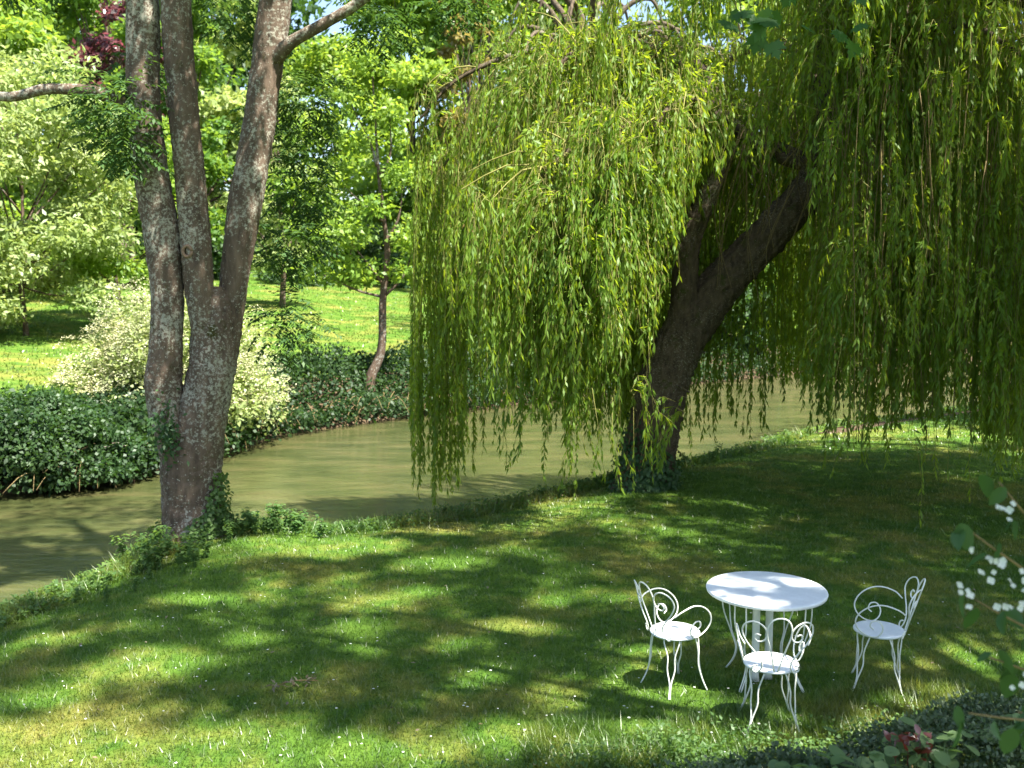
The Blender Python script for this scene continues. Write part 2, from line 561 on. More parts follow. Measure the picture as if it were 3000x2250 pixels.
# far meadow: coarse blades so that the lawn beyond the water has texture
n = 60000
x, y = U(-30, 14, n), 21 + 50 * U(0, 1, n) ** 1.3
k = -sdist(x, y, FAR) > 2
x, y = x[k], y[k]
P = np.stack([x, y, ground_z(x, y)], -1)
A = unit(rng.normal(size=P.shape) * .6 + np.array([0, 0, 1]))
b = MB()
sd = unit(np.cross(A, rdir(len(P))))
hh = U(.06, .14, len(P))[:, None]
b.add(np.stack([P - sd * .02, P + sd * .02, P + A * hh], 1), None, np.arange(3 * len(P)).reshape(-1, 3), np.repeat(U(0, 1, len(P)), 3))
tag(b.build('meadow_grass', M['grass']), 'sunlit grass of the meadow across the river', 'grass', kind='stuff')

# daisies
n = 240
y = 5.2 * (11 / 5.2) ** U(0, 1, n)
x = U(-1, 1, n) * .53 * y
k = (sdist(x, y, NEAR) > .5)
x, y = x[k], y[k]
b = MB()
for px, py, pz in zip(x, y, ground_z(x, y)):
    a = np.linspace(0, 2 * np.pi, 7)[:-1]
    rr = U(.006, .011)
    c = np.array([px, py, pz + U(.045, .065)])
    b.add(np.vstack([c + [0, 0, .003], c + rr * np.stack([np.cos(a), np.sin(a), 0 * a], -1)]), None, [(0, i + 1, (i + 1) % 6 + 1) for i in range(6)], U(0, 1))
tag(b.build('daisies', M['white_petal']), 'tiny white daisies dotted through the lawn', 'flowers', kind='stuff')


# fallen leaves
n = 190
y = 5.0 * (16 / 5.0) ** U(0, 1, n)
x = U(-1, 1, n) * .54 * y
k = sdist(x, y, NEAR) > .2
x, y = x[k], y[k]
n = len(x)
b = MB()
leaves(b, np.column_stack([x, y, ground_z(x, y) + U(.03, .055, n)]), unit(rdir(n) * [1, 1, .3]), unit(rdir(n) * .4 + [0, 0, 1]), U(.02, .05, n), U(.014, .026, n))
tag(b.build('fallen_leaves', M['dryleaf']), 'dry leaves and scraps scattered over the lawn', 'leaves', kind='stuff')


# ---------------------------------------------------------------- generic tree crown
def clumps(mb, cen, rad, n, L, W, seed=0, flat=.55, up=.75, droop=.25, stretch=None):
    """leaves in irregular clumps: cen (k,3), rad (k,), n leaves in all"""
    cen = np.asarray(cen, float)
    rad = np.asarray(rad, float)
    w = rad ** 2
    ki = rng.choice(len(cen), n, p=w / w.sum())
    d = rdir(n)
    d[:, 2] *= flat
    rr = U(0, 1, n) ** .45
    bump = 1 + .25 * np.sin(5 * d[:, 0] + ki) * np.sin(6 * d[:, 1] + 2 * ki)
    P = cen[ki] + d * (rad[ki] * rr * bump)[:, None]
    A = unit(rdir(n) + d * .6 + np.array([0, 0, -droop]))
    N = unit(rdir(n) * .8 + d * .5 + np.array([0, 0, up]))
    leaves(mb, P, A, N, L * U(.7, 1.3, n), W * U(.7, 1.3, n), np.clip(.5 * U(0, 1, n) + .5 * (np.sin(ki * 12.9898) * .5 + .5), 0, 1))
    return P


def crown_centres(c, rx, ry, rz, k, rmin, rmax):
    z = U(-.97, .95, k)
    w = np.sqrt(np.clip(1 - ((z + .12) / 1.12) ** 2, .02, 1)) * U(.3, 1, k) ** .5
    a = U(0, 2 * np.pi, k)
    cen = np.array(c) + np.stack([np.cos(a) * w * rx, np.sin(a) * w * ry, z * rz], -1) * .88
    return cen, U(rmin, rmax, k)


def bg_tree(name, label, x, y, h, rx, mat, nleaf, L, cb=.12, trunk_r=.18, bark='fartrunk', group=None, cat='tree', k=42, W=.62, lean=0, cr=(.2, .38), ry=None):
    z0 = float(ground_z(x, y))
    t = empty(name, (x, y, z0 - .05), label, cat, group)
    b = MB()
    top = np.array([lean * h, 0, h * .82])
    path = smooth_path([(0, 0, -.2), (.05 * h * U(-.3, .3), 0, h * .25), tuple(top * .55 + np.array([U(-.2, .2), U(-.2, .2), 0])), tuple(top)], 14)
    tube(b, path, np.linspace(trunk_r, trunk_r * .2, 14), 8, .06)
    cz = h * (cb + 1) / 2
    rz = h * (1 - cb) / 2
    cen, rad = crown_centres((lean * cz, 0, cz), rx, ry or rx, rz, k, cr[0] * rx, cr[1] * rx)
    for j in range(0, k, 3):
        s = path[int(np.clip(cen[j, 2] / h * 11, 3, 12))]
        tube(b, smooth_path([s, (s + cen[j]) / 2 + [0, 0, -.15 * rx * .3], cen[j]], 6), np.linspace(trunk_r * .35, .02, 6), 5, 0)
    b.build('trunk', M[bark], t, True)
    b = MB()
    clumps(b, cen, rad, nleaf, L, L * W)
    b.build('crown', M[mat], t)
    return t


# the belt of trees closing the meadow
belt = [
    (-14.2, 80, 18.5, 5.5, 'lime', 'far light green tree filling the gap right of the grey stems, below the sky'),
    (-43, 60, 22, 7.5, 'green', 'tall green tree at the far left end of the belt behind the meadow'),
    (-33, 63, 24, 7.0, 'lime', 'tall light green tree behind the feathery pale tree, left of the three stems'),
    (-25, 66, 25, 6.5, 'green', 'tall mid green tree seen between the left-hand grey stems'),
    (-20, 64, 23, 5.5, 'pale', 'tall greyish green tree seen just right of the grey stems'),
    (-6.4, 66, 25, 5.2, 'lime', 'tall green tree behind the young riverside tree'),
    (-1.5, 63, 23, 5.5, 'lime', 'tall yellow green tree above the dark willow curtain'),
    (6, 66, 25, 6.5, 'green', 'tall green tree behind the second willow'),
    (15, 62, 23, 7.0, 'lime', 'tall light green tree glimpsed through the window beside the willow trunk'),
    (25, 66, 24, 7.5, 'green', 'tall green tree behind the right half of the willow'),
    (36, 62, 24, 7.5, 'lime', 'tall light green tree behind the right edge of the willow'),
]
for x, y, h, rx, mt, lb in belt:
    bg_tree('belt_tree', lb, x, y, h, rx, mt, 16500, .48, cb=.0, trunk_r=.35, group='trees closing the meadow', k=55, cr=(.22, .4))
for x, y, h, rx, mt, lb in [(-48, 90, 30, 12, 'green', 'very tall dark tree in the farthest row, extreme left'), (-27, 92, 32, 11, 'dark', 'very tall dark tree in the farthest row behind the grey stems'),
                            (-2, 92, 31, 10, 'green', 'very tall tree in the farthest row above the young riverside tree'), (20, 92, 31, 12, 'dark', 'very tall dark tree in the farthest row behind the leaning willow'),
                            (44, 90, 30, 12, 'green', 'very tall tree in the farthest row, extreme right')]:
    bg_tree('belt_tree', lb, x, y, h, rx, mt, 10000, .8, cb=.0, trunk_r=.5, group='trees in the farthest row', k=45)

bg_tree('feathery_tree', 'pale sunlit feathery tree with thin stems at the left of the meadow', -15.2, 31, 9.2, 3.6, 'pale', 25000, .23, cb=.06, trunk_r=.1, k=60, W=.4, cr=(.2, .34))
bg_tree('feathery_shrub', 'low pale sunlit shrub under the feathery tree at the left edge', -16.6, 29.5, 4.6, 2.6, 'pale', 11000, .2, cb=-.05, trunk_r=.08, k=40, W=.45, cat='shrub', cr=(.22, .36))
bg_tree('pale_tree', 'loose pale green tree left of the grey stems, above the flowering shrub', -13.8, 35, 8.5, 2.8, 'lime', 13000, .22, cb=.16, trunk_r=.12, k=46, W=.45, cr=(.22, .36))
bg_tree('bright_tree', 'bright green tree behind the pale feathery tree', -22.5, 41, 15, 5.0, 'lime', 20000, .34, cb=.06, trunk_r=.22, k=55)
bg_tree('purple_tree', 'purple leaved tree half hidden behind the left grey stem', -18.2, 48, 17, 2.6, 'purple', 7000, .3, cb=.2, trunk_r=.2, k=34)
bg_tree('slender_tree', 'slender tree with a bare brown trunk behind the left grey stem', -21.5, 55, 19, 4.0, 'green', 9000, .36, cb=.38, trunk_r=.3)
bg_tree('dark_tree', 'dark green tree between the middle and right grey stems', -13.4, 40, 14.5, 2.3, 'green', 13000, .26, cb=.12, trunk_r=.2)
bg_tree('olive_tree', 'olive green drooping tree just right of the grey stems, over the meadow', -10.2, 44, 10.5, 2.4, 'pale', 9000, .26, cb=.12, trunk_r=.15, k=40, W=.35)
bg_tree('water_shade_tree', 'green tree added on the near bank to shade the water behind the willow', 14.5, 20.5, 12.5, 4.4, 'green', 15000, .2, cb=.1, trunk_r=.25)  # added so that its crown shades the water behind the willow
bg_tree('ochre_tree', 'narrow ochre coloured tree rising above the dark willow curtain', -2.4, 55, 20, 1.6, 'ochre', 6000, .3, cb=.12, trunk_r=.2)
for x, y, h, rx, mt, lb in [(-12.5, 58, 3.2, 2.6, 'dark', 'dark bush at the top of the meadow beside the grey stems'), (-7.5, 60, 3.6, 2.8, 'dark', 'dark bush at the top of the meadow behind the young tree'),
                            (-2.5, 57, 3.2, 2.4, 'green', 'green bush at the top of the meadow behind the willow curtain'), (-26, 56, 4, 3.5, 'dark', 'dark bush at the top of the meadow under the bright tree'), (-33, 58, 5, 4, 'green', 'green bush at the top of the meadow near the left edge'), (-21, 61, 4.5, 3.4, 'green', 'green bush at the top of the meadow under the bare brown trunk'),
                            (-10, 62, 5, 3, 'green', 'taller green bush at the top of the meadow between two dark ones'), (-5, 61, 5, 3, 'lime', 'light green bush at the top of the meadow beside the young tree'),
                            (-17, 58, 2.6, 2.4, 'dark', 'dark bush at the top of the meadow behind the left grey stem'), (3.5, 56, 5, 4, 'green', 'big green bush behind the middle of the willow'),
                            (10, 52, 6, 4.5, 'lime', 'big light green bush behind the leaning willow trunk')]:
    bg_tree('bush', lb, x, y, h, rx, mt, 3500, .3, cb=-.1, trunk_r=.08, group='bushes along the top of the meadow', cat='bush', k=22)

# young riverside tree
yt = empty('young_tree', (-4.05, 27.8, -.2), 'slender young tree with crooked trunk on the far river bank', 'tree')
b = MB()
tube(b, smooth_path([(-.05, 0, -.3, .17), (.05, 0, .4, .16), (.35, .1, 1.2, .13), (.42, .1, 2.6, .12), (.55, .2, 4, .09), (.35, .2, 6, .06), (.2, .2, 9, .02)], 40)[:, :3],
     np.interp(np.linspace(0, 1, 40), [0, .3, .6, 1], [.18, .125, .09, .015]), 8, .06)
for e, s in [((1.3, .2, 4.2), (.45, .1, 2.7)), ((-.6, 0, 4.4), (.45, .1, 3.0)), ((1.0, .3, 6.0), (.5, .2, 4.2)), ((-.9, .3, 6), (.45, .2, 4.8)), ((.7, 0, 7.6), (.35, .2, 6)), ((-.4, .2, 8), (.3, .2, 6.3)), ((-1.4, .1, 3.4), (.42, .1, 2.7))]:
    tube(b, smooth_path([s, ((s[0] + e[0]) / 2 + .15, s[1], (s[2] + e[2]) / 2 - .15), e], 8), np.linspace(.05, .012, 8), 6)
b.build('trunk', M['fartrunk'], yt, True)
b = MB()
cen = [(1.3, .2, 4.3), (-.6, 0, 4.5), (1.0, .3, 6.1), (-.9, .3, 6.1), (.7, 0, 7.7), (-.4, .2, 8.1), (-1.5, .1, 3.5), (-1.9, .2, 4.6), (-1.2, .3, 5.3), (.3, -.3, 5.2), (-2.3, .2, 5.8), (1.1, .2, 3.4), (-.4, .3, 3.4), (.1, 0, 9.2), (-1.6, .4, 7.3), (1.1, 0, 8.8), (-.3, .1, 7)]
clumps(b, cen, U(.55, .95, len(cen)), 6500, .17, .10)
b.build('crown', M['lime'], yt)

# ---------------------------------------------------------------- shrubs of the far bank
def shrub(name, label, x, y, w, d, h, mat, n, L, W, k=60, flowers=0, cat='shrub', z0=None, sink=.3):
    z0 = float(ground_z(x, y)) if z0 is None else z0
    t = empty(name, (x, y, z0), label, cat)
    dd = rdir(k)
    dd[:, 2] = np.abs(dd[:, 2])
    cen = dd * np.array([w, d, h]) * (U(.4, 1, k) ** .5)[:, None] * .85
    rad = U(.16, .3, k) * min(w, h)
    b = MB()
    for j in range(0, k, 2):
        tube(b, smooth_path([(U(-.2, .2), U(-.2, .2), -sink), cen[j] * .55 + [0, 0, .1], cen[j]], 6), np.linspace(.03, .008, 6), 4)
    b.build('stems', M['fartrunk'], t)
    b = MB()
    clumps(b, cen, rad, n, L, W)
    b.build('foliage', M[mat], t)
    if flowers:
        b = MB()
        fk = rng.integers(0, k, flowers)
        fd = rdir(flowers)
        fd[:, 2] = np.abs(fd[:, 2]) * .9 + .1
        fd[:, 1] -= .25
        fd = unit(fd)
        C = cen[fk] + fd * (rad[fk] * U(.85, 1.12, flowers))[:, None]
        m = 8
        nn = flowers * m
        Pf = np.repeat(C, m, 0) + rng.normal(size=(nn, 3)) * np.array([.075, .075, .022])
        leaves(b, Pf, unit(rdir(nn) * [1, 1, .35]), unit(rdir(nn) * .5 + [0, 0, 1]), U(.03, .058, nn), U(.028, .05, nn))
        o = b.build('blossom', M['cream'], t)
        o['kind'] = 'stuff'
    return t


shrub('flowering_shrub', 'big mounded shrub covered in creamy white flower heads on the far bank', -7.9, 22.9, 2.8, 2.3, 3.3, 'pale', 20000, .12, .07, 150, 5600, z0=-.3)
shrub('bank_shrub', 'dark glossy shrub overhanging the water, lower left on the far bank', -9.3, 18.6, 2.6, 1.6, 1.75, 'dark', 24000, .095, .06, 110, z0=-.6)
shrub('bank_shrub', 'small dark shrub at the left edge of the picture on the far bank', -13.2, 17.6, 2.2, 1.6, 1.5, 'dark', 7000, .14, .09, 50, z0=-.5)

for x, y, w, d, h, mt, lb in [(8.5, 40.5, 3.0, 2.2, 5.0, 'dark', 'dark thicket across the water seen right of the leaning trunk'), (13.5, 44, 3.2, 2.4, 6.0, 'green', 'green thicket across the water behind the right willow curtain'),
                               (3.8, 37.0, 2.6, 2.0, 3.4, 'lime', 'light green thicket across the water behind the leaning trunk'), (19, 47, 4, 3, 6.5, 'green', 'green thicket across the water near the right edge'),
                               (-1.0, 33.5, 2.2, 1.8, 2.2, 'green', 'low green thicket across the water behind the dark willow curtain')]:
    shrub('thicket', lb, x, y, w, d, h, mt, 7000, .24, .15, 60)

# ivy and brambles clothing the far bank
b = MB()
n = 70000
t = U(0, 1, n) ** 1.25
fp = smooth_path(FAR[3:13], 400)
P = fp[(t * 399).astype(int)]
nrm = unit(np.stack([-np.gradient(fp[:, 1]), np.gradient(fp[:, 0])], -1))[(t * 399).astype(int)]
off = U(-.35, 2.3, n)
P = P + nrm * off[:, None] + rng.normal(size=(n, 2)) * .12
lump = .5 + .5 * np.sin(P[:, 0] * 1.7 + 1) * np.sin(P[:, 1] * 1.3)
zz = ground_z(P[:, 0], P[:, 1])
zz = np.maximum(zz, WATER_Z + .12) + U(0, 1, n) ** .8 * (.35 + .75 * lump) * np.interp(off, [-.4, .5, 1.6, 2.4], [.8, 1.3, .9, .2])
P3 = np.column_stack([P, zz])
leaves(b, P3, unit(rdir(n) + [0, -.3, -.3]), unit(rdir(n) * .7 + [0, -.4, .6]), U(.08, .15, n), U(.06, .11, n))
tag(b.build('bank_undergrowth', M['bramble_shaded']), 'ivy and brambles clothing the far river bank, coloured dark for shade', 'undergrowth', kind='stuff')

# bare roots and dead twigs at the foot of the far bank
b = MB()
for i in range(150):
    s = fp[int(U(60, 330))]
    a0 = np.array([s[0] + U(-.3, .3), s[1] + U(-.2, .5), U(-.5, -.1)])
    e = a0 + np.array([U(-.5, .5), U(-.9, -.2), U(-.5, -.15)])
    tube(b, smooth_path([a0, (a0 + e) / 2 + [0, 0, U(0, .2)], e], 6), np.linspace(.012, .005, 6), 4)
tag(b.build('bank_roots', M['twig']), 'pale dead twigs and roots hanging over the far water edge', 'roots', kind='stuff')

# ---------------------------------------------------------------- weeping willows
def strand_leaves(b, bs, path, L=.10, W=.018, gap=.034, bare=.12, stem=.004, spread=.55):
    """a hanging shoot: thin stem in bs, alternate narrow leaves in b"""
    m = len(path)
    gap, L, W = gap * U(.7, 1.9), L * U(.72, 1.28), W * U(.85, 1.2)
    if U(0, 1) < .22:
        bare = U(.3, .6)
    seg = np.linalg.norm(np.diff(path, axis=0), axis=1)
    cum = np.concatenate([[0], np.cumsum(seg)])
    tot = cum[-1]
    n = max(4, int(tot * (1 - bare) / gap))
    s = tot * (bare + (1 - bare) * np.sort(U(0, 1, n)))
    P = np.stack([np.interp(s, cum, path[:, j]) for j in range(3)], -1)
    T = unit(np.gradient(path, axis=0))
    Tt = unit(np.stack([np.interp(s, cum, T[:, j]) for j in range(3)], -1))
    d = rdir(n)
    A = unit(Tt * .8 + d * spread + np.array([0, 0, -.45]))
    N = unit(np.cross(A, rdir(n)))
    leaves(b, P, A, N, L * U(.65, 1.2, n), W * U(.8, 1.2, n), np.clip(U(0, 1) * .5 + U(0, .5, n), 0, 1), .1)
    if bs is not None:
        pp = path[[0, m // 4, m // 2, 3 * m // 4, m - 1]]
        tube(bs, pp, np.linspace(stem, stem * .5, len(pp)), 3, cap=False)


def hang(p0, out, ztip, m=7, arc=.25):
    """path of a shoot leaving p0 outwards and falling to ztip"""
    p0 = np.asarray(p0, float)
    Lh = max(p0[2] - ztip, .3)
    u = np.linspace(0, 1, m)
    horiz = np.outer(1 - np.exp(-3.2 * u), np.asarray(out, float)[:2])
    z = p0[2] + arc * .6 * np.sin(np.minimum(u * 5, np.pi)) * (u < .63) * (1 - u) - Lh * u ** 1.12
    wob = np.cumsum(rng.normal(size=(m, 2)) * .022, 0) + np.outer(np.sin(u * U(2, 5) + U(0, 6)) - math.sin(0), rng.normal(size=2) * .05)
    return np.column_stack([p0[0] + horiz[:, 0] + wob[:, 0], p0[1] + horiz[:, 1] + wob[:, 1], z])


W_ROOT = np.array([1.94, 14.3, -.12])
willow = empty('weeping_willow', tuple(W_ROOT), 'big leaning weeping willow with dark furrowed trunk on the near river bank', 'tree')
tr = smooth_path([(1.90, 14.3, -.35, .55), (1.93, 14.3, -.02, .47), (2.0, 14.3, .45, .42), (2.1, 14.3, 1.0, .40), (2.27, 14.3, 1.75, .385), (2.66, 14.3, 2.5, .36), (3.18, 14.3, 3.15, .31), (3.8, 14.3, 3.8, .285), (4.3, 14.3, 4.4, .27), (4.5, 14.3, 5.0, .22)], 190)
b = MB()
tube(b, tr[:, :3] - W_ROOT, tr[:, 3] * .9, 72, .02, seed=3, ridge=.035, flare=.35)
b.build('trunk', M['willowbark'], willow, True)
b = MB()
st = smooth_path([(2.35, 14.25, 2.2, .2), (2.46, 14.2, 2.7, .19), (2.46, 14.15, 3.2, .18), (2.5, 14.15, 3.6, .175), (2.68, 14.1, 4.05, .15), (2.85, 14.1, 4.45, .13), (3.02, 14.1, 4.85, .12)], 90)
tube(b, st[:, :3] - W_ROOT, st[:, 3], 48, .025, seed=9, ridge=.02)
kn = np.array([2.33, 14.05, 3.45]) - W_ROOT
tube(b, smooth_path([kn + [.12, .08, 0], kn + [0, 0, .03], kn + [-.06, -.03, .05]], 5), [.09, .08, .03], 8, .1, seed=4)
b.build('second_stem', M['willowbark'], willow, True)

J1, J2 = (3.02, 14.1, 4.85), (4.5, 14.3, 5.0)
# limb: start, mid points ..., base radius, number of shoots, (tip z low, high), shoots start fraction
limbs = [
    ([J1, (2.3, 13.4, 5.1), (1.3, 12.6, 4.9), (.7, 12.3, 4.6), (.2, 12.2, 4.1)], .10, 270, 'A'),
    ([(2.5, 14.1, 3.9), (1.9, 13.2, 4.5), (1.3, 12.4, 4.5), (.8, 11.9, 3.9)], .08, 150, 'A2'),
    ([(2.48, 14.1, 3.4), (1.7, 13.6, 3.7), (.9, 13.1, 3.5), (.2, 12.9, 2.9)], .07, 140, 'A'),
    ([J1, (2.4, 14.2, 5.9), (1.5, 14.2, 6.35), (.8, 14.0, 6.1), (.4, 13.8, 5.5)], .11, 260, 'A1'),
    ([J1, (2.5, 13.4, 5.35), (2.0, 12.8, 5.2), (1.5, 12.5, 4.5)], .08, 110, 'A2'),
    ([J1, (2.0, 14.6, 5.8), (.9, 14.6, 5.6), (.1, 14.4, 5.2)], .08, 110, 'A1'),
    ([(4.42, 14.3, 4.6), (3.6, 14.5, 4.9), (2.2, 14.9, 6.1), (.6, 15.0, 6.4), (-.7, 14.9, 6.0), (-1.4, 14.8, 5.3)], .11, 330, 'B'),
    ([(4.42, 14.3, 4.6), (3.5, 14.8, 5.1), (2.3, 15.3, 5.6), (.8, 15.5, 5.6), (-.5, 15.4, 5.2), (-1.2, 15.3, 4.6)], .11, 200, 'B'),
    ([J2, (5.2, 13.9, 6.3), (6.3, 13.5, 6.7), (7.4, 13.1, 6.2), (8.0, 12.9, 5.6)], .13, 220, 'C'),
    ([J2, (5.0, 13.2, 6.0), (5.5, 12.4, 6.1), (6.0, 11.7, 5.5)], .10, 170, 'C'),
    ([J2, (5.6, 14.6, 6.8), (7.2, 15.0, 7.3), (8.6, 15.0, 6.8), (9.5, 15.0, 6.0)], .13, 200, 'C'),
    ([J2, (4.6, 13.6, 6.6), (4.6, 12.8, 6.9), (4.8, 12.0, 6.4)], .09, 130, 'C2'),
    ([J2, (5.3, 15.3, 6.3), (5.6, 16.4, 6.6), (5.9, 17.3, 6.1)], .10, 150, 'D2'),
    ([J2, (4.9, 15.4, 5.9), (4.7, 16.4, 5.7), (4.6, 17.3, 5.2)], .09, 150, 'D2'),
    ([J2, (6.2, 15.3, 6.2), (7.4, 16.3, 6.2), (8.4, 17.0, 5.6)], .10, 170, 'D3'),
    ([J2, (4.3, 15.2, 6.4), (3.6, 16.5, 6.6), (3.2, 17.5, 6.0)], .11, 150, 'D'),
    ([J1, (2.8, 15.2, 6.2), (2.2, 16.6, 6.4), (1.6, 17.7, 5.7)], .10, 150, 'D'),
    ([J2, (4.3, 14.3, 6.8), (4.0, 14.3, 8.0), (3.4, 14.0, 8.5), (2.8, 13.7, 8.2)], .12, 200, 'T'),
    ([J2, (5.0, 14.2, 7.2), (6.0, 13.6, 8.4), (7.2, 13.2, 8.4)], .12, 200, 'T'),
    ([J2, (4.4, 13.8, 7.0), (4.2, 12.8, 8.0), (4.0, 11.9, 7.8)], .10, 170, 'T'),
    ([J2, (4.9, 14.8, 7.4), (4.8, 15.6, 8.4), (4.4, 16.2, 8.2)], .10, 150, 'T'),
    ([(2.1, 14.3, 1.05), (2.3, 14.0, 1.5), (2.5, 13.85, 1.45)], .02, 8, 'S'),
]
fol, stm = MB(), MB()
shoots = []
for pts, rad, cnt, kind in limbs:
    pth = smooth_path(pts, 30)
    bl = MB()
    tube(bl, pth - W_ROOT, np.linspace(rad, .015, 30), 7, .06, seed=len(shoots))
    bl.build('limb', M['willowbark'], willow, True)
    centre = np.array([3.6, 14.4])
    per_c = 14
    for i in range(cnt):
        if i % per_c == 0:                                          # a side branchlet carrying a cascade of shoots
            u = U(.22, 1) if kind not in 'TS' else U(.3, 1)
            pc = pth[int(u * 29)] + rng.normal(size=3) * np.array([.42, .42, .26])
            oc = unit((pc[:2] - centre)[None])[0] * U(.1, .8) * (.5 if kind[0] == 'A' else 1) + rng.normal(size=2) * .2
            jl = abs(rng.normal())
            if kind != 'S':
                sp = pth[int(max(0, u - .08) * 29)]
                tube(stm, smooth_path([sp - W_ROOT, (sp + pc) / 2 + [0, 0, .15] - W_ROOT, pc - W_ROOT], 5), np.linspace(.014, .006, 5), 4, cap=False)
        p = pc + rng.normal(size=3) * np.array([.11, .11, .12])
        o = oc * U(.5, 1.2) + rng.normal(size=2) * .12
        x = p[0] + o[0]
        if kind == 'A':
            lo = np.interp(x, [-.9, 0, .9, 1.5, 2.4], [2.3, 1.5, 1.1, 2.4, 3.9]) + abs(rng.normal()) * 1.0
        elif kind == 'A1':
            lo = p[2] - U(.8, 2.0)
        elif kind == 'A2':
            lo = np.interp(x, [.5, 1.3, 2.2], [1.3, 2.2, 3.9]) + abs(rng.normal()) * .6
        elif kind == 'B':
            lo = np.interp(x, [-1.9, -1.2, -.4, .3, 1.5], [.5, -.55, .45, .8, .6]) + abs(rng.normal()) * .9
        elif kind in ('C', 'C2'):
            lo = np.interp(x * 12.9 / (p[1] + o[1]), [3.5, 3.8, 4.0, 4.7, 5.2, 5.9, 6.5, 10], [4.9, 4.5, .9, .7, 1.15, 1.05, .6, .6]) + abs(rng.normal()) * .7
        elif kind == 'D':
            lo = np.interp(x, [0, 1.2, 1.9, 2.6, 3.3, 4.2], [.3, .1, .1, 1.2, 2.1, 2.8]) + abs(rng.normal()) * .9
        elif kind == 'D2':
            lo = 1.15 + abs(rng.normal()) * .6
        elif kind == 'D3':
            lo = .9 + abs(rng.normal()) * .7
        elif kind == 'S':
            lo = U(.45, .9)
        else:
            lo = p[2] - U(1.0, 2.4)
        if p[2] - lo < .5:
            lo = p[2] - U(.5, 1.0)
        shoots.append((kind, hang(p, o, lo, 7, U(.1, .5))))
    for i in range(90 if kind != 'S' else 0):                       # short leafy shoots clothing the limb itself
        p = pth[int(U(.12 if kind in 'AB' else .3, 1) * 29)] + rng.normal(size=3) * np.array([.1, .1, .06])
        a_ = U(0, 2 * np.pi)
        shoots.append(('U', hang(p, (np.cos(a_) * U(.2, .6), np.sin(a_) * U(.2, .6)), p[2] - U(.25, 1.1), 6, U(.5, 1.2))))
# short arching shoots over the outer surface of the left dome and the right crown
for cx, cyy, cz, ax_, ay_, az_, cnt, zlo in [(.95, 12.8, 3.0, 1.15, 1.3, 2.1, 460, 1.2), (1.2, 14.0, 4.6, 1.3, .9, 1.8, 380, 3.6), (5.9, 13.2, 4.4, 2.6, 1.9, 3.2, 520, 2.0), (5.9, 12.8, 2.6, 2.4, 1.5, 1.9, 420, 1.0)]:
    for i in range(cnt):
        d = rdir(1)[0]
        d[2] = abs(d[2]) if U(0, 1) < .6 else d[2]
        d[1] = -abs(d[1]) if U(0, 1) < .7 else d[1]
        p = np.array([cx, cyy, cz]) + d * np.array([ax_, ay_, az_]) * U(.8, 1.02)
        if p[2] < zlo or (p[0] > 1.7 and p[0] < 4.0 and p[2] < 4.6) or (p[0] < 0 and p[2] < 1.8):
            continue
        shoots.append(('U', hang(p, d[:2] * U(.2, .6) + rng.normal(size=2) * .15, p[2] - U(.35, 1.2), 6, U(.4, 1.0))))
# a share of the shoots, the outermost on the camera side, are pieces of their own
front = sorted([i for i in range(len(shoots)) if shoots[i][0] in ('A', 'A2', 'C', 'C2', 'B', 'S')], key=lambda i: shoots[i][1][-1, 2])[:170]
front += [i for i in range(len(shoots)) if shoots[i][0] == 'S']


def crosses_gap(p):
    """shoots in front of the bole would hide it: the willow keeps a gap there"""
    m = (p[:, 1] < 14.25)
    r_ = p[:, 0] / p[:, 1]
    if (r_ < -.108).any():                                          # the crown ends here on the river side
        return True
    s_ = (p[:, 2] - 3.07) / p[:, 1]
    return bool((m & (r_ > np.interp(s_, [-.2, -.05, .06, .125], [.145, .15, .175, .2])) & (r_ < .292) & (s_ < .102)).any())


shoots = [s_ for s_ in shoots if s_[0] == 'S' or not crosses_gap(s_[1]) or U(0, 1) < .04]
front = sorted([i for i in range(len(shoots)) if shoots[i][0] in ('A', 'A2', 'C', 'C2', 'B', 'S')], key=lambda i: shoots[i][1][-1, 2])[:170]
front += [i for i in range(len(shoots)) if shoots[i][0] == 'S']
fset = set(front)
for i, (kind, pth) in enumerate(shoots):
    dense = .026 if kind in ('A', 'A2') else .030
    if i in fset:
        b, bs = MB(), MB()
        strand_leaves(b, bs, pth - W_ROOT, gap=.024, L=.122, W=.026)
        o = b.build('hanging_shoot', M['willow'], willow)
        bs.build('shoot_stem', M['greentwig'], o)
    else:
        strand_leaves(fol, stm, pth - W_ROOT, gap=dense, L=.122, W=.027, bare=.05 if kind[0] != 'C' else .12)
o = fol.build('foliage', M['willow'], willow)
o['kind'] = 'stuff'
o = stm.build('shoot_stems', M['greentwig'], willow)
o['kind'] = 'stuff'
# bare dead twigs round the fork
b = MB()
for i in range(60):
    s = np.array([U(3.0, 5.2), U(13.3, 14.0), U(4.2, 5.6)])
    e = s + np.array([U(-.7, .5), U(-.4, .1), U(-2.2, -.5)])
    tube(b, smooth_path([s, (s + e) / 2 + rng.normal(size=3) * .12, e], 7) - W_ROOT, np.linspace(.008, .003, 7), 4)
for i in range(110):                                                # leafless whips among the right-hand curtain
    s = np.array([U(4.0, 7.6), U(11.6, 13.2), U(4.0, 6.4)])
    e = s + np.array([U(-.25, .25), U(-.2, .1), -U(2.0, 4.4)])
    e[2] = max(e[2], 1.0)
    tube(b, smooth_path([s, (s + e) / 2 + rng.normal(size=3) * .08, e], 7) - W_ROOT, np.linspace(.006, .003, 7), 4)
b.build('bare_twigs', M['twig'], willow)['kind'] = 'stuff'

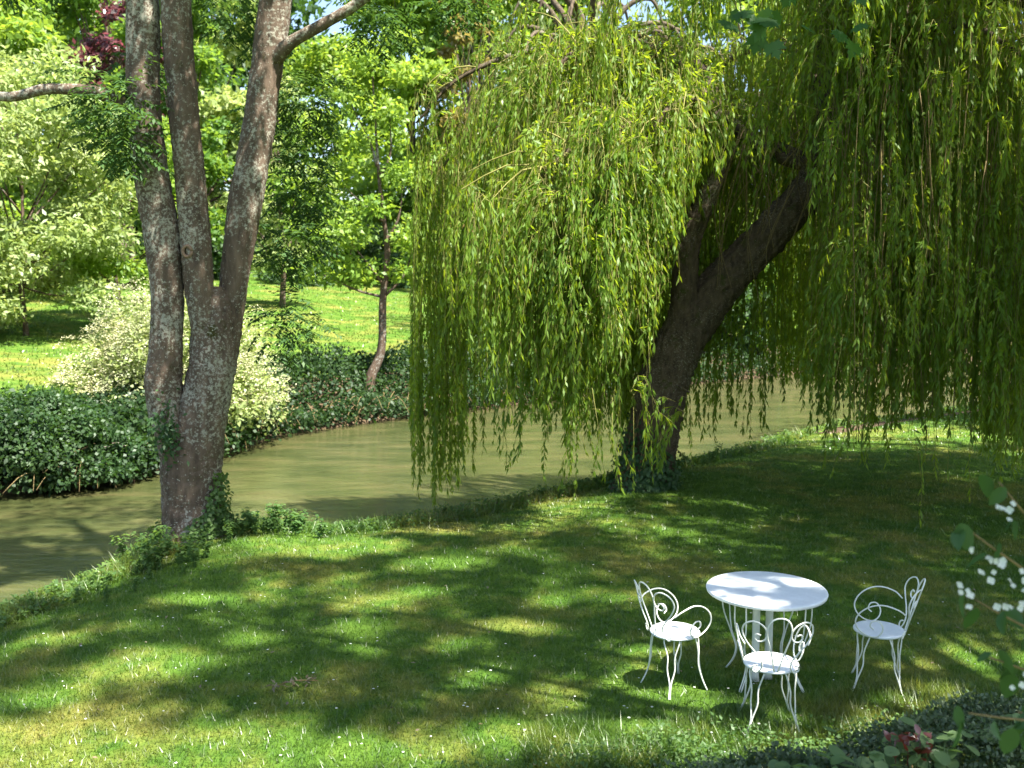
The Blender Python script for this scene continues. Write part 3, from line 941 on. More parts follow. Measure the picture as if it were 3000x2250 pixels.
# ivy at the willow foot
iv = empty('ivy', (1.9, 13.9, -.05), 'dark ivy climbing the foot of the leaning willow trunk', 'ivy')
b = MB()
n = 2600
t = U(0, 1, n) ** 1.5
ii = (t * 64).astype(int) + 9
a = rng.normal(size=n) * .9 - np.pi / 2
rr = tr[ii, 3] * 1.05 + U(0, .06, n)
P = np.stack([tr[ii, 0] + np.cos(a) * rr, tr[ii, 1] + np.sin(a) * rr, tr[ii, 2] + U(-.05, .05, n)], -1)
k = P[:, 2] < np.interp(P[:, 0], [1.4, 1.9, 2.4], [1.25, .95, .5]) * U(.55, 1.1, n)
P = P[k]
nn = np.stack([np.cos(a), np.sin(a), 0 * a + .4], -1)[k]
leaves(b, P - np.array(iv.location), unit(rdir(len(P)) + [0, 0, -.9]), nn + rdir(len(P)) * .4, U(.05, .085, len(P)), U(.05, .075, len(P)))
b.build('ivy_leaves', M['ivy'], iv)['kind'] = 'stuff'
b = MB()
for i in range(9):
    a0 = U(-2.6, -.6)
    zs = np.linspace(0, U(.6, 1.2), 9)
    pth = np.stack([np.interp(zs, tr[:, 2], tr[:, 0]) + np.cos(a0) * np.interp(zs, tr[:, 2], tr[:, 3]) * 1.02, np.interp(zs, tr[:, 2], tr[:, 1]) + np.sin(a0 + .2 * np.sin(zs * 4)) * np.interp(zs, tr[:, 2], tr[:, 3]) * 1.02, zs], -1)
    tube(b, pth - np.array(iv.location), .01, 5)
b.build('ivy_stems', M['twig'], iv)

# second willow beyond the river
R2 = np.array([2.9, 37.5, float(ground_z(2.9, 37.5))])
w2 = empty('weeping_willow', tuple(R2), 'distant weeping willow with dark forked trunk above the bright dome of the nearer one', 'tree')
b = MB()
t2 = smooth_path([(0, 0, -.3), (.1, 0, 4), (-.1, 0, 8), (.1, 0, 11.5)], 20)
tube(b, t2, np.linspace(.6, .3, 20), 10, .06)
b.build('trunk', M['willowbark'], w2, True)
b, bs, bl = MB(), MB(), MB()
for i in range(26):
    a = i / 26 * 2 * np.pi + U(-.2, .2)
    rad = U(2.2, 5.5)
    s = t2[int(U(13, 19))]
    top = s[2] + U(1, 4)
    pth = smooth_path([s, s + np.array([np.cos(a) * rad * .4, np.sin(a) * rad * .4, (top - s[2]) * .8]), (np.cos(a) * rad * .8, np.sin(a) * rad * .8, top), (np.cos(a) * rad, np.sin(a) * rad, top - 1)], 14)
    tube(bl, pth, np.linspace(.16, .03, 14), 6)
    for j in range(24):
        p = pth[int(U(4, 13))] + rng.normal(size=3) * .4
        strand_leaves(b, None, hang(p, (np.cos(a) * U(.2, 1), np.sin(a) * U(.2, 1)), max(.6, p[2] - U(2.5, 9)), 7), L=.24, W=.07, gap=.16)
bl.build('limbs', M['willowbark'], w2, True)
b.build('foliage', M['willow_far'], w2)['kind'] = 'stuff'

# ---------------------------------------------------------------- the three-stemmed ash
A_ROOT = np.array([-3.87, 11.84, -.15])
ash = empty('ash_tree', tuple(A_ROOT), 'three-stemmed grey tree with lichen-spotted bark at the water edge', 'tree')


def part_tube(name, rows, n, sides, mat, parent, root, rough, seed, ridge=.011, flare=0):
    b = MB()
    s = smooth_path(rows, n)
    tube(b, s[:, :3] - root, s[:, 3], sides, rough * .6, seed=seed, ridge=ridge, flare=flare)
    return b.build(name, mat, parent, True)


part_tube('trunk', [(-3.86, 11.84, -.45, .47), (-3.87, 11.84, -.05, .385), (-3.89, 11.84, .4, .355), (-3.88, 11.84, .85, .355), (-3.76, 11.84, 1.35, .305), (-3.61, 11.84, 1.95, .27), (-3.57, 11.86, 2.4, .265), (-3.55, 11.87, 2.75, .22), (-3.54, 11.88, 2.95, .16)], 150, 64, M['ashbark'], ash, A_ROOT, .03, 1, .012, .3)
part_tube('stem', [(-3.98, 11.8, .55, .2), (-4.06, 11.76, 1.1, .2), (-4.13, 11.72, 1.5, .205), (-4.14, 11.7, 1.85, .215), (-4.1, 11.7, 2.2, .19), (-4.06, 11.7, 2.9, .185), (-4.1, 11.7, 3.6, .205), (-4.2, 11.7, 4.3, .195), (-4.25, 11.7, 5.2, .185), (-4.22, 11.7, 6.3, .18), (-4.3, 11.6, 8.5, .13), (-4.6, 11.5, 11, .06)], 170, 44, M['ashbark'], ash, A_ROOT, .035, 2)
part_tube('stem', [(-3.62, 11.78, 2.2, .15), (-3.68, 11.72, 2.85, .165), (-3.70, 11.7, 3.4, .175), (-3.74, 11.7, 4.15, .17), (-3.80, 11.7, 5.2, .165), (-3.83, 11.7, 6.3, .165), (-3.7, 11.7, 8.6, .12), (-3.4, 11.7, 11.5, .05)], 150, 44, M['ashbark'], ash, A_ROOT, .03, 3)
part_tube('stem', [(-3.48, 11.9, 1.9, .14), (-3.41, 11.94, 2.5, .155), (-3.33, 11.95, 3.05, .165), (-3.2, 11.97, 3.85, .195), (-3.05, 12.0, 4.6, .19), (-2.9, 12.0, 5.45, .18), (-2.76, 12.0, 6.3, .185), (-2.4, 12.1, 8.6, .13), (-1.9, 12.2, 11.5, .05)], 150, 44, M['ashbark'], ash, A_ROOT, .035, 4)
part_tube('branch', [(-2.8, 11.95, 5.6, .11), (-2.55, 11.85, 5.78, .075), (-2.2, 11.8, 5.95, .065), (-1.7, 11.8, 6.25, .06), (-.8, 11.8, 6.95, .05), (.6, 11.9, 7.7, .03), (2.0, 12.2, 8.0, .015)], 36, 10, M['ashbark'], ash, A_ROOT, .05, 5, .004)
part_tube('branch', [(-4.3, 11.7, 5.0, .09), (-4.7, 11.6, 5.15, .075), (-5.3, 11.6, 5.2, .06), (-5.9, 11.55, 5.12, .055), (-7.2, 11.5, 5.6, .03)], 24, 9, M['ashbark'], ash, A_ROOT, .05, 6, .004)
part_tube('branch', [(-4.2, 11.6, 7.4, .08), (-3.5, 10.8, 8.2, .06), (-2.2, 10.2, 8.5, .04), (-.6, 10.0, 8.2, .02)], 20, 8, M['ashbark'], ash, A_ROOT, .05, 7, .004)
part_tube('branch', [(-2.5, 12.1, 7.9, .08), (-1.3, 11.6, 8.3, .05), (.3, 11.0, 8.4, .03), (1.4, 10.6, 8.1, .015)], 20, 8, M['ashbark'], ash, A_ROOT, .05, 8, .004)
# knot hole on the middle stem, its inner shade painted on a near-black disc
kc = np.array([-3.75, 11.525, 3.36]) - A_ROOT
b = MB()
ang = np.linspace(0, 2 * np.pi, 15)
tube(b, np.stack([kc[0] + .05 * np.cos(ang), kc[1] + 0 * ang, kc[2] + .062 * np.sin(ang)], -1), .02, 8, .05)
kn = b.build('knot', M['collar'], ash, True)
b = MB()
a = np.linspace(0, 2 * np.pi, 13)[:-1]
b.add(np.vstack([[kc + [0, .02, 0]], kc + np.stack([.052 * np.cos(a), 0 * a + .004, .064 * np.sin(a)], -1)]), None, [(0, i + 1, (i + 1) % 12 + 1) for i in range(12)])
b.build('hollow_disc', M['hole'], kn)


def sprays(b, bs, cen, rad, n, L, W, droop=.5, root=np.zeros(3)):
    """ash-like compound leaves: a rachis with 4 to 5 pairs of leaflets"""
    cen = np.asarray(cen, float)
    ki = rng.choice(len(cen), n, p=np.asarray(rad) ** 2 / np.sum(np.asarray(rad) ** 2))
    d = rdir(n)
    P = cen[ki] + d * (np.asarray(rad)[ki] * U(0, 1, n) ** .5)[:, None] - root
    A = unit(rdir(n) * [1, 1, .5] + d * .5 + [0, 0, -droop])
    for j in range(5):
        for s in (-1, 1):
            side = unit(np.cross(A, np.array([0, 0, 1.]) + rdir(n) * .3))
            Pl = P + A * (.08 + .055 * j)
            leaves(b, Pl, unit(A * .55 + side * s + [0, 0, -.35]), unit(rdir(n) * .5 + [0, 0, 1]), L * U(.8, 1.2, n), W * U(.8, 1.2, n))


ac = [(-5.0, 11.9, 5.25), (-4.8, 12.2, 4.75), (-4.35, 11.2, 5.0), (-4.25, 11.25, 4.55), (-4.6, 12.6, 5.7),
      (-2.75, 12.8, 4.6), (-2.7, 13, 4.2), (-2.65, 12.9, 5.3), (-2.85, 13, 3.6), (-3.3, 13.3, 5.2), (-1.6, 12.5, 6.2),
      (-.7, 12.5, 6.4), (-3.0, 12.6, 6.0), (-3.4, 12.4, 6.4), (-5.6, 11.6, 6.6), (-4.8, 11.5, 6.8), (-2.95, 13.1, 2.45)]
b = MB()
sprays(b, None, ac, U(.25, .48, len(ac)), 1150, .10, .038, root=A_ROOT)
cc, cr_ = crown_centres((-3.4, 12.2, 10.5), 4.2, 3.6, 3.2, 60, .5, .9)
cc = cc[(cc[:, 2] > 3.07 + .275 * cc[:, 1] + .9)]
clumps(b, cc - A_ROOT, U(.5, .9, len(cc)), 2600, .19, .085)

# ---------------------------------------------------------------- shade over the lawn: unseen ash and maple leaves placed to cast the wanted dapples
LIT = [(-2.86, 7.59, .55, .40), (.06, 8.43, .45, .2), (-.24, 7.35, .25, .27), (.29, 7.02, .22, .25), (-1.34, 9.05, .36, .24), (-3.01, 9.25, .5, .18), (-1.98, 6.1, 1.75, .40), (-3.85, 8.15, .38, .2),
       (-3.48, 7.02, .36, .2), (1.62, 6.35, .75, .36), (3.81, 7.74, .45, .5), (.5, 6.3, 1.1, .33), (-2.2, 11.2, 1.1, .6), (-.63, 10.42, .36, .24), (.37, 9.12, .3, .17), (-.92, 9.4, .3, .2),
       (.94, 7.02, .22, .2), (-2.15, 8.15, .28, .17), (1.7, 6.1, 1.3, .3), (2.95, 6.5, .8, .33), (-1.2, 7.9, .2, .12), (-.4, 8.1, .2, .1), (-3.6, 6.3, .8, .35), (1.58, 6.64, .34, .28), (1.02, 7.3, .16, .12), (1.5, 7.2, .3, .10), (-4.6, 10.2, .6, .8), (2.2, 6.0, 1.0, .36), (3.2, 6.8, .75, .42)]


def is_lit(x, y):
    m = np.zeros(x.shape, bool)
    wob = .16 * np.sin(7 * x + 2) * np.sin(6 * y) + .1 * np.sin(15 * x - 9 * y)
    for cx, cyy, a_, b_ in LIT:
        m |= np.hypot((x - cx) / a_, (y - cyy) / b_) < 1 + wob
    return m


kc_ = 3200
gxx, gyy = U(-6.0, 10.0, kc_), U(4.3, 18, kc_)
k = gyy < np.interp(gxx, [-6, -4.6, -2.5, .3, 1.5, 3, 5, 10], [9.5, 11, 11.6, 11.8, 13.2, 15.6, 16.8, 19])
gxx, gyy = gxx[k], gyy[k]
kc_ = len(gxx)
per = 34
px = np.repeat(gxx, per) + rng.normal(size=kc_ * per) * .17
py = np.repeat(gyy, per) + rng.normal(size=kc_ * per) * .17
left_ = sstep(2.6, .6, gxx + .35 * (9 - gyy))
hh = np.repeat(np.where(U(0, 1, kc_) < left_ * .8, U(8, 15, kc_), U(1.5, 7.0, kc_)), per) + rng.normal(size=kc_ * per) * .12 + (3.6 + .27 * py) / (1 - .27 * S[1] / S[2])
k = ~is_lit(px, py) & (np.repeat(U(0, 1, kc_), per) > np.repeat(np.maximum(left_ * .26, .35 * ((gxx > 2.5) & (gyy > 12.3))), per)) & ((sdist(px, py, NEAR) > -.1) | (px > -1))
px, py, hh = px[k], py[k], hh[k]
can = np.stack([px + hh * S[0] / S[2], py + hh * S[1] / S[2], hh], -1)
# more unseen leaves added to shade the two boles, the blossoming shrub and hedge
sp_ = []
for n_, lo_, hi_, up_ in [(2700, (-4.35, 11.5, -.1), (-2.9, 11.9, 6.6), 6.6), (3600, (1.6, 13.9, -.1), (4.5, 14.3, 5.2), 7.2), (700, (1.3, 2.9, 1.6), (2.0, 3.1, 2.6), 5.0), (700, (.9, 4.3, .6), (3.6, 5.4, .7), 6.0)]:
    g = rng.uniform(lo_, hi_, (n_, 3))
    if n_ == 3600:
        g[:, 0] = np.interp(g[:, 2], tr[:, 2], tr[:, 0]) + rng.normal(size=n_) * .3
    t_ = (np.maximum(up_ + U(.3, 2.5, n_), g[:, 2] + .8) - g[:, 2]) / S[2]
    sp_.append(g + S * t_[:, None] + rng.normal(size=(n_, 3)) * .05)
sp_ = np.vstack(sp_)
sp_ = sp_[sp_[:, 2] > 3.3 + .275 * sp_[:, 1]]
can = np.vstack([can, sp_])
own = (can[:, 0] < -1.0) & (can[:, 1] > 7)
n = own.sum()
leaves(b, can[own] - A_ROOT, unit(rdir(n) + [0, 0, -.3]), unit(rdir(n) * .7 + [0, 0, 1]), U(.10, .17, n), U(.06, .1, n))
b.build('crown', M['ash'], ash)['kind'] = 'stuff'

MP = np.array([6.2, 3.2, -.03])
maple = empty('maple_tree', tuple(MP), 'maple whose broad dark leaves hang into the top of the picture', 'tree')
b = MB()
mt = smooth_path([(0, 0, -.3), (.1, 0, 2), (0, .3, 4), (.3, .8, 6), (1.5, 2.0, 10)], 24)
tube(b, mt, np.linspace(.3, .12, 24), 14, .04, seed=11)
b.build('trunk', M['ashbark'], maple, True)
b = MB()
for e in [(-4.4, 2.6, 2.1 + 3.0), (-3.2, 6.5, 7.0), (-1.6, 7.5, 7.6), (-5.4, 4.2, 6.4), (.6, 6.5, 7.5), (1.5, 3, 7.5), (-2.8, 3.6, 6.0), (3.5, 4.5, 11), (-7, 4.0, 6.6), (2.5, 8, 9)]:
    s = mt[int(U(13, 19))]
    e = np.array(e)
    tube(b, smooth_path([s, (s + e) / 2 + [0, 0, .5], e], 14), np.linspace(.09, .012, 14), 7, .04)
b.build('limbs', M['ashbark'], maple, True)
b = MB()
n = (~own).sum()
hc, hr = crown_centres((9.5, 7.2, 10.5), 3.2, 3.4, 3.6, 46, .6, 1.1)  # high clumps out of view, added to shade the willow's right curtain
clumps(b, hc - MP, hr, 1500, .22, .16)
leaves(b, can[~own] - MP, unit(rdir(n) + [0, 0, -.3]), unit(rdir(n) * .7 + [0, 0, 1]), U(.13, .22, n), U(.10, .16, n))
b.build('crown', M['maple'], maple)['kind'] = 'stuff'  # out of view; the leaf layout follows the wanted shade


def outline_leaf(pts, mat, name, bend=.12):
    """a flat-outlined leaf folded on its midrib; pts (x, y) outline from the stalk round to it again"""
    P = np.asarray(pts, float)
    n = len(P)
    z = bend * np.abs(P[:, 0]) - .25 * bend * P[:, 1] ** 2
    c = np.array([0, P[:, 1].max() * .45, -.02 * bend])
    m = MB()
    m.add(np.vstack([np.column_stack([P, z]), c]), None, [(n, i, (i + 1) % n) for i in range(n)], .5)
    return m.mesh(name, mat, False)


half = [(.0, .0), (.10, .06), (.42, .0), (.36, .12), (.60, .30), (.46, .36), (.58, .62), (.40, .56), (.26, .52), (.30, .74), (.16, .72), (.0, 1.0)]
mleaf = [outline_leaf([(x, y) for x, y in half] + [(-x, y) for x, y in half[-2:0:-1]], M['maple'], 'leaf', bd) for bd in (.15, .3, .05)]
half_o = [(.0, .0), (.12, .08), (.24, .22), (.29, .42), (.26, .62), (.16, .82), (.0, 1.0)]
oleaf = [outline_leaf([(x, y) for x, y in half_o] + [(-x, y) for x, y in half_o[-2:0:-1]], M['ivy'], 'leaf', bd) for bd in (.2, .45, .1)]
half_r = [(.0, .0), (.22, -.04), (.42, .14), (.48, .4), (.40, .68), (.22, .9), (.0, 1.0)]
rleaf = [outline_leaf([(x, y) for x, y in half_r] + [(-x, y) for x, y in half_r[-2:0:-1]], M['broad'], 'leaf', bd) for bd in (.15, .35, .05)]

b = MB()
tw = smooth_path([(1.9, 6.1, 5.3), (1.75, 5.8, 4.95), (1.55, 5.65, 4.75)], 8)
tube(b, tw - MP, np.linspace(.012, .006, 8), 5)
tw2 = smooth_path([(1.8, 5.9, 5.05), (1.9, 5.75, 4.85), (2.0, 5.7, 4.72)], 6)
tube(b, tw2 - MP, np.linspace(.009, .004, 6), 5)
b.build('twig', M['twig'], maple)
for i in range(26):
    p = np.array([U(1.22, 1.98), U(5.5, 5.9), U(4.42, 4.78)])
    if i < 7:
        p = np.array([U(1.2, 1.5), U(5.55, 5.8), U(4.36, 4.52)])
    link('leaf', mleaf[i % 3], maple, tuple(p - MP), (R(U(-150, -60)), R(U(-35, 35)), R(U(-60, 60))), U(.09, .135))

# ---------------------------------------------------------------- plants along the near bank
def nettle_mesh(seed, h):
    r2 = np.random.default_rng(seed)
    b = MB()
    for s in range(r2.integers(4, 7)):
        a = r2.uniform(0, 6.28)
        hh = h * r2.uniform(.6, 1.1)
        tip = np.array([math.cos(a) * hh * .35, math.sin(a) * hh * .35, hh])
        pth = smooth_path([(r2.normal() * .03, r2.normal() * .03, -.03), tip * [.3, .3, .6], tip], 8)
        tube(b, pth, np.linspace(.005, .002, 8), 4, r=.3)
        nl = 16
        for j in range(nl):
            p = pth[min(7, 2 + int(j / nl * 6))]
            aa = a + j * 1.57 + r2.uniform(-.3, .3)
            L = .10 * r2.uniform(.6, 1.1)
            leaves(b, p[None] + r2.normal(size=(1, 3)) * .012, np.array([[math.cos(aa), math.sin(aa), -.25]]), np.array([[0, 0, 1.]]) + r2.normal(size=(1, 3)) * .3, L, L * .62, np.array([r2.uniform()]))
    return b.mesh('nettle_plant', M['nettle'])


nm = [nettle_mesh(20 + i, .38 + .05 * (i % 3)) for i in range(6)]
spots = []
while len(spots) < 70:
    x, y = U(-5.0, -2.0), U(9.2, 12.9)
    d = sdist(np.array([x]), np.array([y]), NEAR)[0]
    if .02 < d < .85 + .5 * math.exp(-((x + 3.8) / .9) ** 2) and math.hypot(x + 3.87, y - 11.84) > .42:
        spots.append((x, y))
for i, (x, y) in enumerate(spots):
    o = link('nettle_plant', nm[i % 6], None, (x, y, float(ground_z(x, y))), (0, 0, U(0, 6.28)), U(.4, .85) if math.hypot(x + 3.6, y - 11.6) < 1.5 else U(.22, .42))
    lb = ('leafy weed on the bank edge left of the three-stemmed tree, near the picture edge' if y < 10.3 else 'leafy weed just left of the foot of the three-stemmed tree' if x < -4.1 else
          'leafy weed in front of the foot of the three-stemmed tree' if x < -3.4 else 'sunlit leafy weed just right of the foot of the three-stemmed tree' if x < -2.4 else 'leafy weed on the bank between the three-stemmed tree and the willow strands')
    tag(o, lb, 'plant', lb.replace('leafy weed', 'leafy weeds'))
spots = []
while len(spots) < 46:
    i = int(U(0, 399))
    npth = smooth_path(NEAR[10:15], 400)
    x, y = npth[i] + rng.normal(size=2) * .3
    if .0 < sdist(np.array([x]), np.array([y]), NEAR)[0] < .6:
        spots.append((x, y))
for i, (x, y) in enumerate(spots):
    o = link('bank_plant', nm[i % 6], None, (x, y, float(ground_z(x, y))), (0, 0, U(0, 6.28)), U(.28, .6))
    lb = ('low leafy plant on the bank crest left of the willow trunk' if x < 1.5 else 'low leafy plant on the sunlit bank just right of the willow trunk' if x < 5 else 'low leafy plant on the bank crest beyond the bare earth strip')
    tag(o, lb, 'plant', lb.replace('plant', 'plants'))
# low creeping cover knitting the bank together
b = MB()
n = 15000
npth = smooth_path(NEAR[3:15], 600)
j = (U(0, 1, n) * 599).astype(int)
P = npth[j] + rng.normal(size=(n, 2)) * np.array([.32, .32])
d = sdist(P[:, 0], P[:, 1], NEAR)
k = (d > -.35) & (d < .55) & (P[:, 1] > 7)
P = P[k]
n = len(P)
zz = np.maximum(ground_z(P[:, 0], P[:, 1]), -.55) + U(0, .08, n)
sc_ = np.maximum(1, P[:, 1] / 14)
leaves(b, np.column_stack([P, zz]), unit(rdir(n) * [1, 1, .5]), unit(rdir(n) * .5 + [0, 0, 1]), U(.035, .075, n) * sc_, U(.025, .05, n) * sc_)
tag(b.build('bank_cover', M['nettle']), 'low leafy cover along the edge of the near bank', 'undergrowth', kind='stuff')

# broad-leaved weeds between the hedge and the nearest chair
b = MB()
n = 6000
P = np.stack([rng.normal(size=n) * .95 + 1.7, rng.normal(size=n) * .16 + 6.0 + 0 * U(0, 1, n)], -1)
P[:, 1] += .16 * (P[:, 0] - 1.7)
tuft = .5 + .5 * np.sin(6.1 * P[:, 0] + 1.3 * np.sin(5 * P[:, 1])) * np.sin(7.7 * P[:, 1] + 2 * P[:, 0])
k = U(0, 1, n) < tuft + .1
P, tuft = P[k], tuft[k]
n = len(P)
leaves(b, np.column_stack([P, U(.02, .17, n) * (.35 + tuft)]), unit(rdir(n) * [1, 1, .6] + [0, 0, .15]), unit(rdir(n) * .5 + [0, 0, 1]), U(.02, .045, n), U(.012, .026, n))
tag(b.build('lawn_weeds', M['nettle']), 'leafy weeds in the sunny strip between the hedge and the nearest chair', 'weeds', kind='stuff')

# ivy on the foot of the ash
iv2 = empty('ivy', (-3.6, 11.5, -.05), 'bright ivy on the right foot of the three-stemmed tree', 'ivy')
b = MB()
n = 900
a = rng.normal(size=n) * .55 - .75
z = U(0, 1, n) ** 1.4 * .75
rr = .385 + U(0, .05, n)
k = z < .75 * np.exp(-((a + .35) / .6) ** 2) + .12
P = np.stack([-3.87 + np.cos(a) * rr, 11.84 + np.sin(a) * rr, z], -1)[k]
nn = np.stack([np.cos(a), np.sin(a), .4 + 0 * a], -1)[k]
leaves(b, P - np.array(iv2.location), unit(rdir(len(P)) + [0, 0, -.8]), nn + rdir(len(P)) * .4, U(.04, .075, len(P)), U(.04, .065, len(P)))
b.build('ivy_leaves', M['nettle'], iv2)['kind'] = 'stuff'
iv3 = empty('ivy', (-4.05, 11.45, 1.25), 'tuft of ferny leaves growing in the fork of the three-stemmed tree', 'ivy')
b = MB()
n = 260
P = rng.normal(size=(n, 3)) * [.09, .05, .2]
leaves(b, P, unit(rdir(n) + [0, -.4, -.6]), unit(rdir(n) + [0, -1, .5]), U(.05, .09, n), U(.03, .05, n))
b.build('ivy_leaves', M['ivy'], iv3)['kind'] = 'stuff'

# pale dead spray lying on the lawn
fs = empty('fallen_spray', (-1.62, 7.1, .05), 'pale dried leafy spray lying on the lawn', 'twig', rz=.4)
b = MB()
tube(b, smooth_path([(-.16, 0, .0), (0, .02, .015), (.17, -.01, .0)], 8), .004, 4)
b.build('twig', M['twig'], fs)
b = MB()
n = 46
P = np.stack([U(-.17, .17, n), U(-.05, .05, n), U(.0, .03, n)], -1)
leaves(b, P, unit(rdir(n) * [1, 1, .3]), unit(rdir(n) * .4 + [0, 0, 1]), U(.04, .075, n), U(.014, .025, n))
b.build('dry_leaves', M['dryleaf'], fs)


# ---------------------------------------------------------------- garden table and chairs
def lathe(mb, prof, sides=48):
    P = np.asarray(prof, float)
    a = np.linspace(0, 2 * np.pi, sides, endpoint=False)
    V = np.stack([P[:, 0, None] * np.cos(a), P[:, 0, None] * np.sin(a), np.broadcast_to(P[:, 1, None], (len(P), sides))], -1)
    i = np.arange(len(P) * sides).reshape(len(P), sides)
    nx = np.roll(i, -1, 1)
    mb.add(V, np.stack([i[:-1], nx[:-1], nx[1:], i[1:]], -1).reshape(-1, 4))


def rod(mb, pts, n=28, r=.0056, sides=8):
    tube(mb, smooth_path(pts, n), r, sides)


table = empty('garden_table', (1.93, 7.3, 0), 'round white metal garden table standing among the three chairs', 'table')
b = MB()
lathe(b, [(.001, .695), (.40, .695), (.445, .69), (.447, .700), (.45, .708), (.447, .716), (.43, .719), (.2, .7205), (.001, .721)], 72)
b.build('table_top', M['seatpaint'], table, True)
for px in (-.075, .035):
    b = MB()
    s = .024
    v = [(px + sx * s * w, sy * s * w + (.02 if px > 0 else -.02), z) for z, w in ((.0, 1.25), (.05, 1.0), (.66, .95), (.694, 1.3)) for sx, sy in ((-1, -1), (1, -1), (1, 1), (-1, 1))]
    f = [(4 * i + j, 4 * i + (j + 1) % 4, 4 * i + 4 + (j + 1) % 4, 4 * i + 4 + j) for i in range(3) for j in range(4)]
    b.add(v, f + [(3, 2, 1, 0)])
    b.build('post', M['paint'], table)
for i in range(4):
    a = R(45 + 90 * i)
    b = MB()
    for da in (-.13, .13):
        ca, sa = math.cos(a + da), math.sin(a + da)
        cb, sb = math.cos(a + da * .2), math.sin(a + da * .2)
        rod(b, [(.36 * ca, .36 * sa, .694), (.35 * ca, .35 * sa, .5), (.30 * cb, .30 * sb, .32), (.25 * cb, .25 * sb, .2), (.27 * cb, .27 * sb, .1), (.34 * cb, .34 * sb, -.01)], 26, .0055)
    b.build('leg', M['paint'], table, True)


def back_surface(x, h, lean=.30):
    """the curved, leaning surface of the chair back; x sideways, h above the seat"""
    return (x, -math.sqrt(max(.001, .27 ** 2 - (x * .8) ** 2)) + .085 - lean * h, .45 + h)


def chair_meshes():
    parts = []
    b = MB()
    lathe(b, [(.001, .436), (.165, .436), (.187, .432), (.192, .438), (.192, .447), (.186, .453), (.165, .4535), (.08, .452), (.001, .4515)], 44)
    parts.append(('seat', b.mesh('seat', M['seatpaint'], True)))
    for i in range(4):
        a = R(45 + 90 * i)
        b = MB()
        for da in (-.33, .33):
            ca, sa = math.cos(a + da), math.sin(a + da)
            c2, s2 = math.cos(a + da * .45), math.sin(a + da * .45)
            c3, s3 = math.cos(a + da * .06), math.sin(a + da * .06)
            rod(b, [(.150 * ca, .150 * sa, .434), (.178 * ca, .178 * sa, .41), (.185 * c2, .185 * s2, .30), (.19 * c2, .19 * s2, .20), (.215 * c3, .215 * s3, .09), (.262 * c3, .262 * s3, -.012)], 24)
        parts.append(('leg', b.mesh('leg', M['paint'], True)))
    b = MB()
    arch = [(-.012, .0), (-.045, .15), (-.078, .27), (-.080, .345), (-.052, .405), (0, .425), (.052, .405), (.080, .345), (.078, .27), (.045, .15), (.012, .0)]
    rod(b, [back_surface(*p) for p in arch], 48)
    parts.append(('back_arch', b.mesh('back_arch', M['paint'], True)))
    scr = [(-.125, .045), (-.155, .03), (-.158, .0), (-.125, -.012), (-.098, .03), (-.105, .085), (-.145, .14), (-.205, .215), (-.238, .29), (-.225, .355), (-.17, .385), (-.108, .355), (-.082, .295), (-.10, .245), (-.14, .235), (-.162, .262), (-.148, .29), (-.122, .282)]
    for s in (1, -1):
        b = MB()
        rod(b, [back_surface(s * x, h) for x, h in scr], 80)
        parts.append(('back_scroll', b.mesh('back_scroll', M['paint'], True)))
    arm = [(-.155, .19), (-.10, .235), (0, .262), (.09, .245), (.165, .19), (.20, .12), (.185, .055), (.13, .008), (.06, -.006), (.015, .03), (.005, .085), (.035, .13), (.08, .125), (.095, .085), (.07, .06)]
    for s in (1, -1):
        b = MB()
        pts = []
        for k, (y, h) in enumerate(arm):
            bulge = .192 + .05 * math.sin(min(1, max(0, h) / .25) * math.pi / 2) - .12 * max(0, y - .05)
            if k == 0:
                bulge = .215
            pts.append((s * bulge, y - .02, .452 + h))
        rod(b, pts, 72)
        parts.append(('armrest', b.mesh('armrest', M['paint'], True)))
    return parts


cp = chair_meshes()
for x, y, rz, lb in [(1.78, 6.56, R(-4), 'scrolled metal garden chair nearest the camera, back turned, white seat in full sun'),
                     (1.22, 7.17, R(-62), 'scrolled metal garden chair to the left of the table, facing right'),
                     (2.76, 7.2, R(72), 'scrolled metal garden chair to the right of the table, facing left')]:
    c = empty('garden_chair', (x, y, float(ground_z(x, y))), lb, 'chair', 'metal garden chairs round the table', rz)
    c.scale = (.97, .97, .97)
    for nme, me in cp:
        link(nme, me, c)

# ---------------------------------------------------------------- foreground, lower right
hedge = empty('box_hedge', (2.2, 4.85, 0), 'clipped dark box hedge in the shade along the lower right corner', 'hedge')
b = MB()
n = 46000
ax = unit(np.array([[2.1, .95, 0]]))[0]
nx_ = np.array([-ax[1], ax[0], 0])
u = U(-2.0, 2.2, n)
v = U(-1, 1, n)
hh = .66 + .05 * np.sin(u * 4) + .04 * np.sin(u * 9 + v * 3) - .16 * np.abs(v) ** 4
zz = hh * U(.1, 1, n) ** .12 + rng.normal(size=n) * .02
P = u[:, None] * ax + (v * .5)[:, None] * nx_ + np.column_stack([0 * u, 0 * u, zz])
leaves(b, P, unit(rdir(n) + [0, 0, .3]), unit(rdir(n) + [0, 0, .6]), U(.022, .036, n), U(.014, .022, n))
b.build('foliage', M['box'], hedge)['kind'] = 'stuff'
b = MB()
for i in range(60):
    c = U(-1.9, 2.1) * ax + U(-.3, .3) * nx_
    tube(b, smooth_path([c + [0, 0, -.02], c + [U(-.1, .1), U(-.1, .1), .35], c + [U(-.2, .2), U(-.2, .2), .62]], 6), np.linspace(.008, .003, 6), 4)
b.build('stems', M['twig'], hedge)

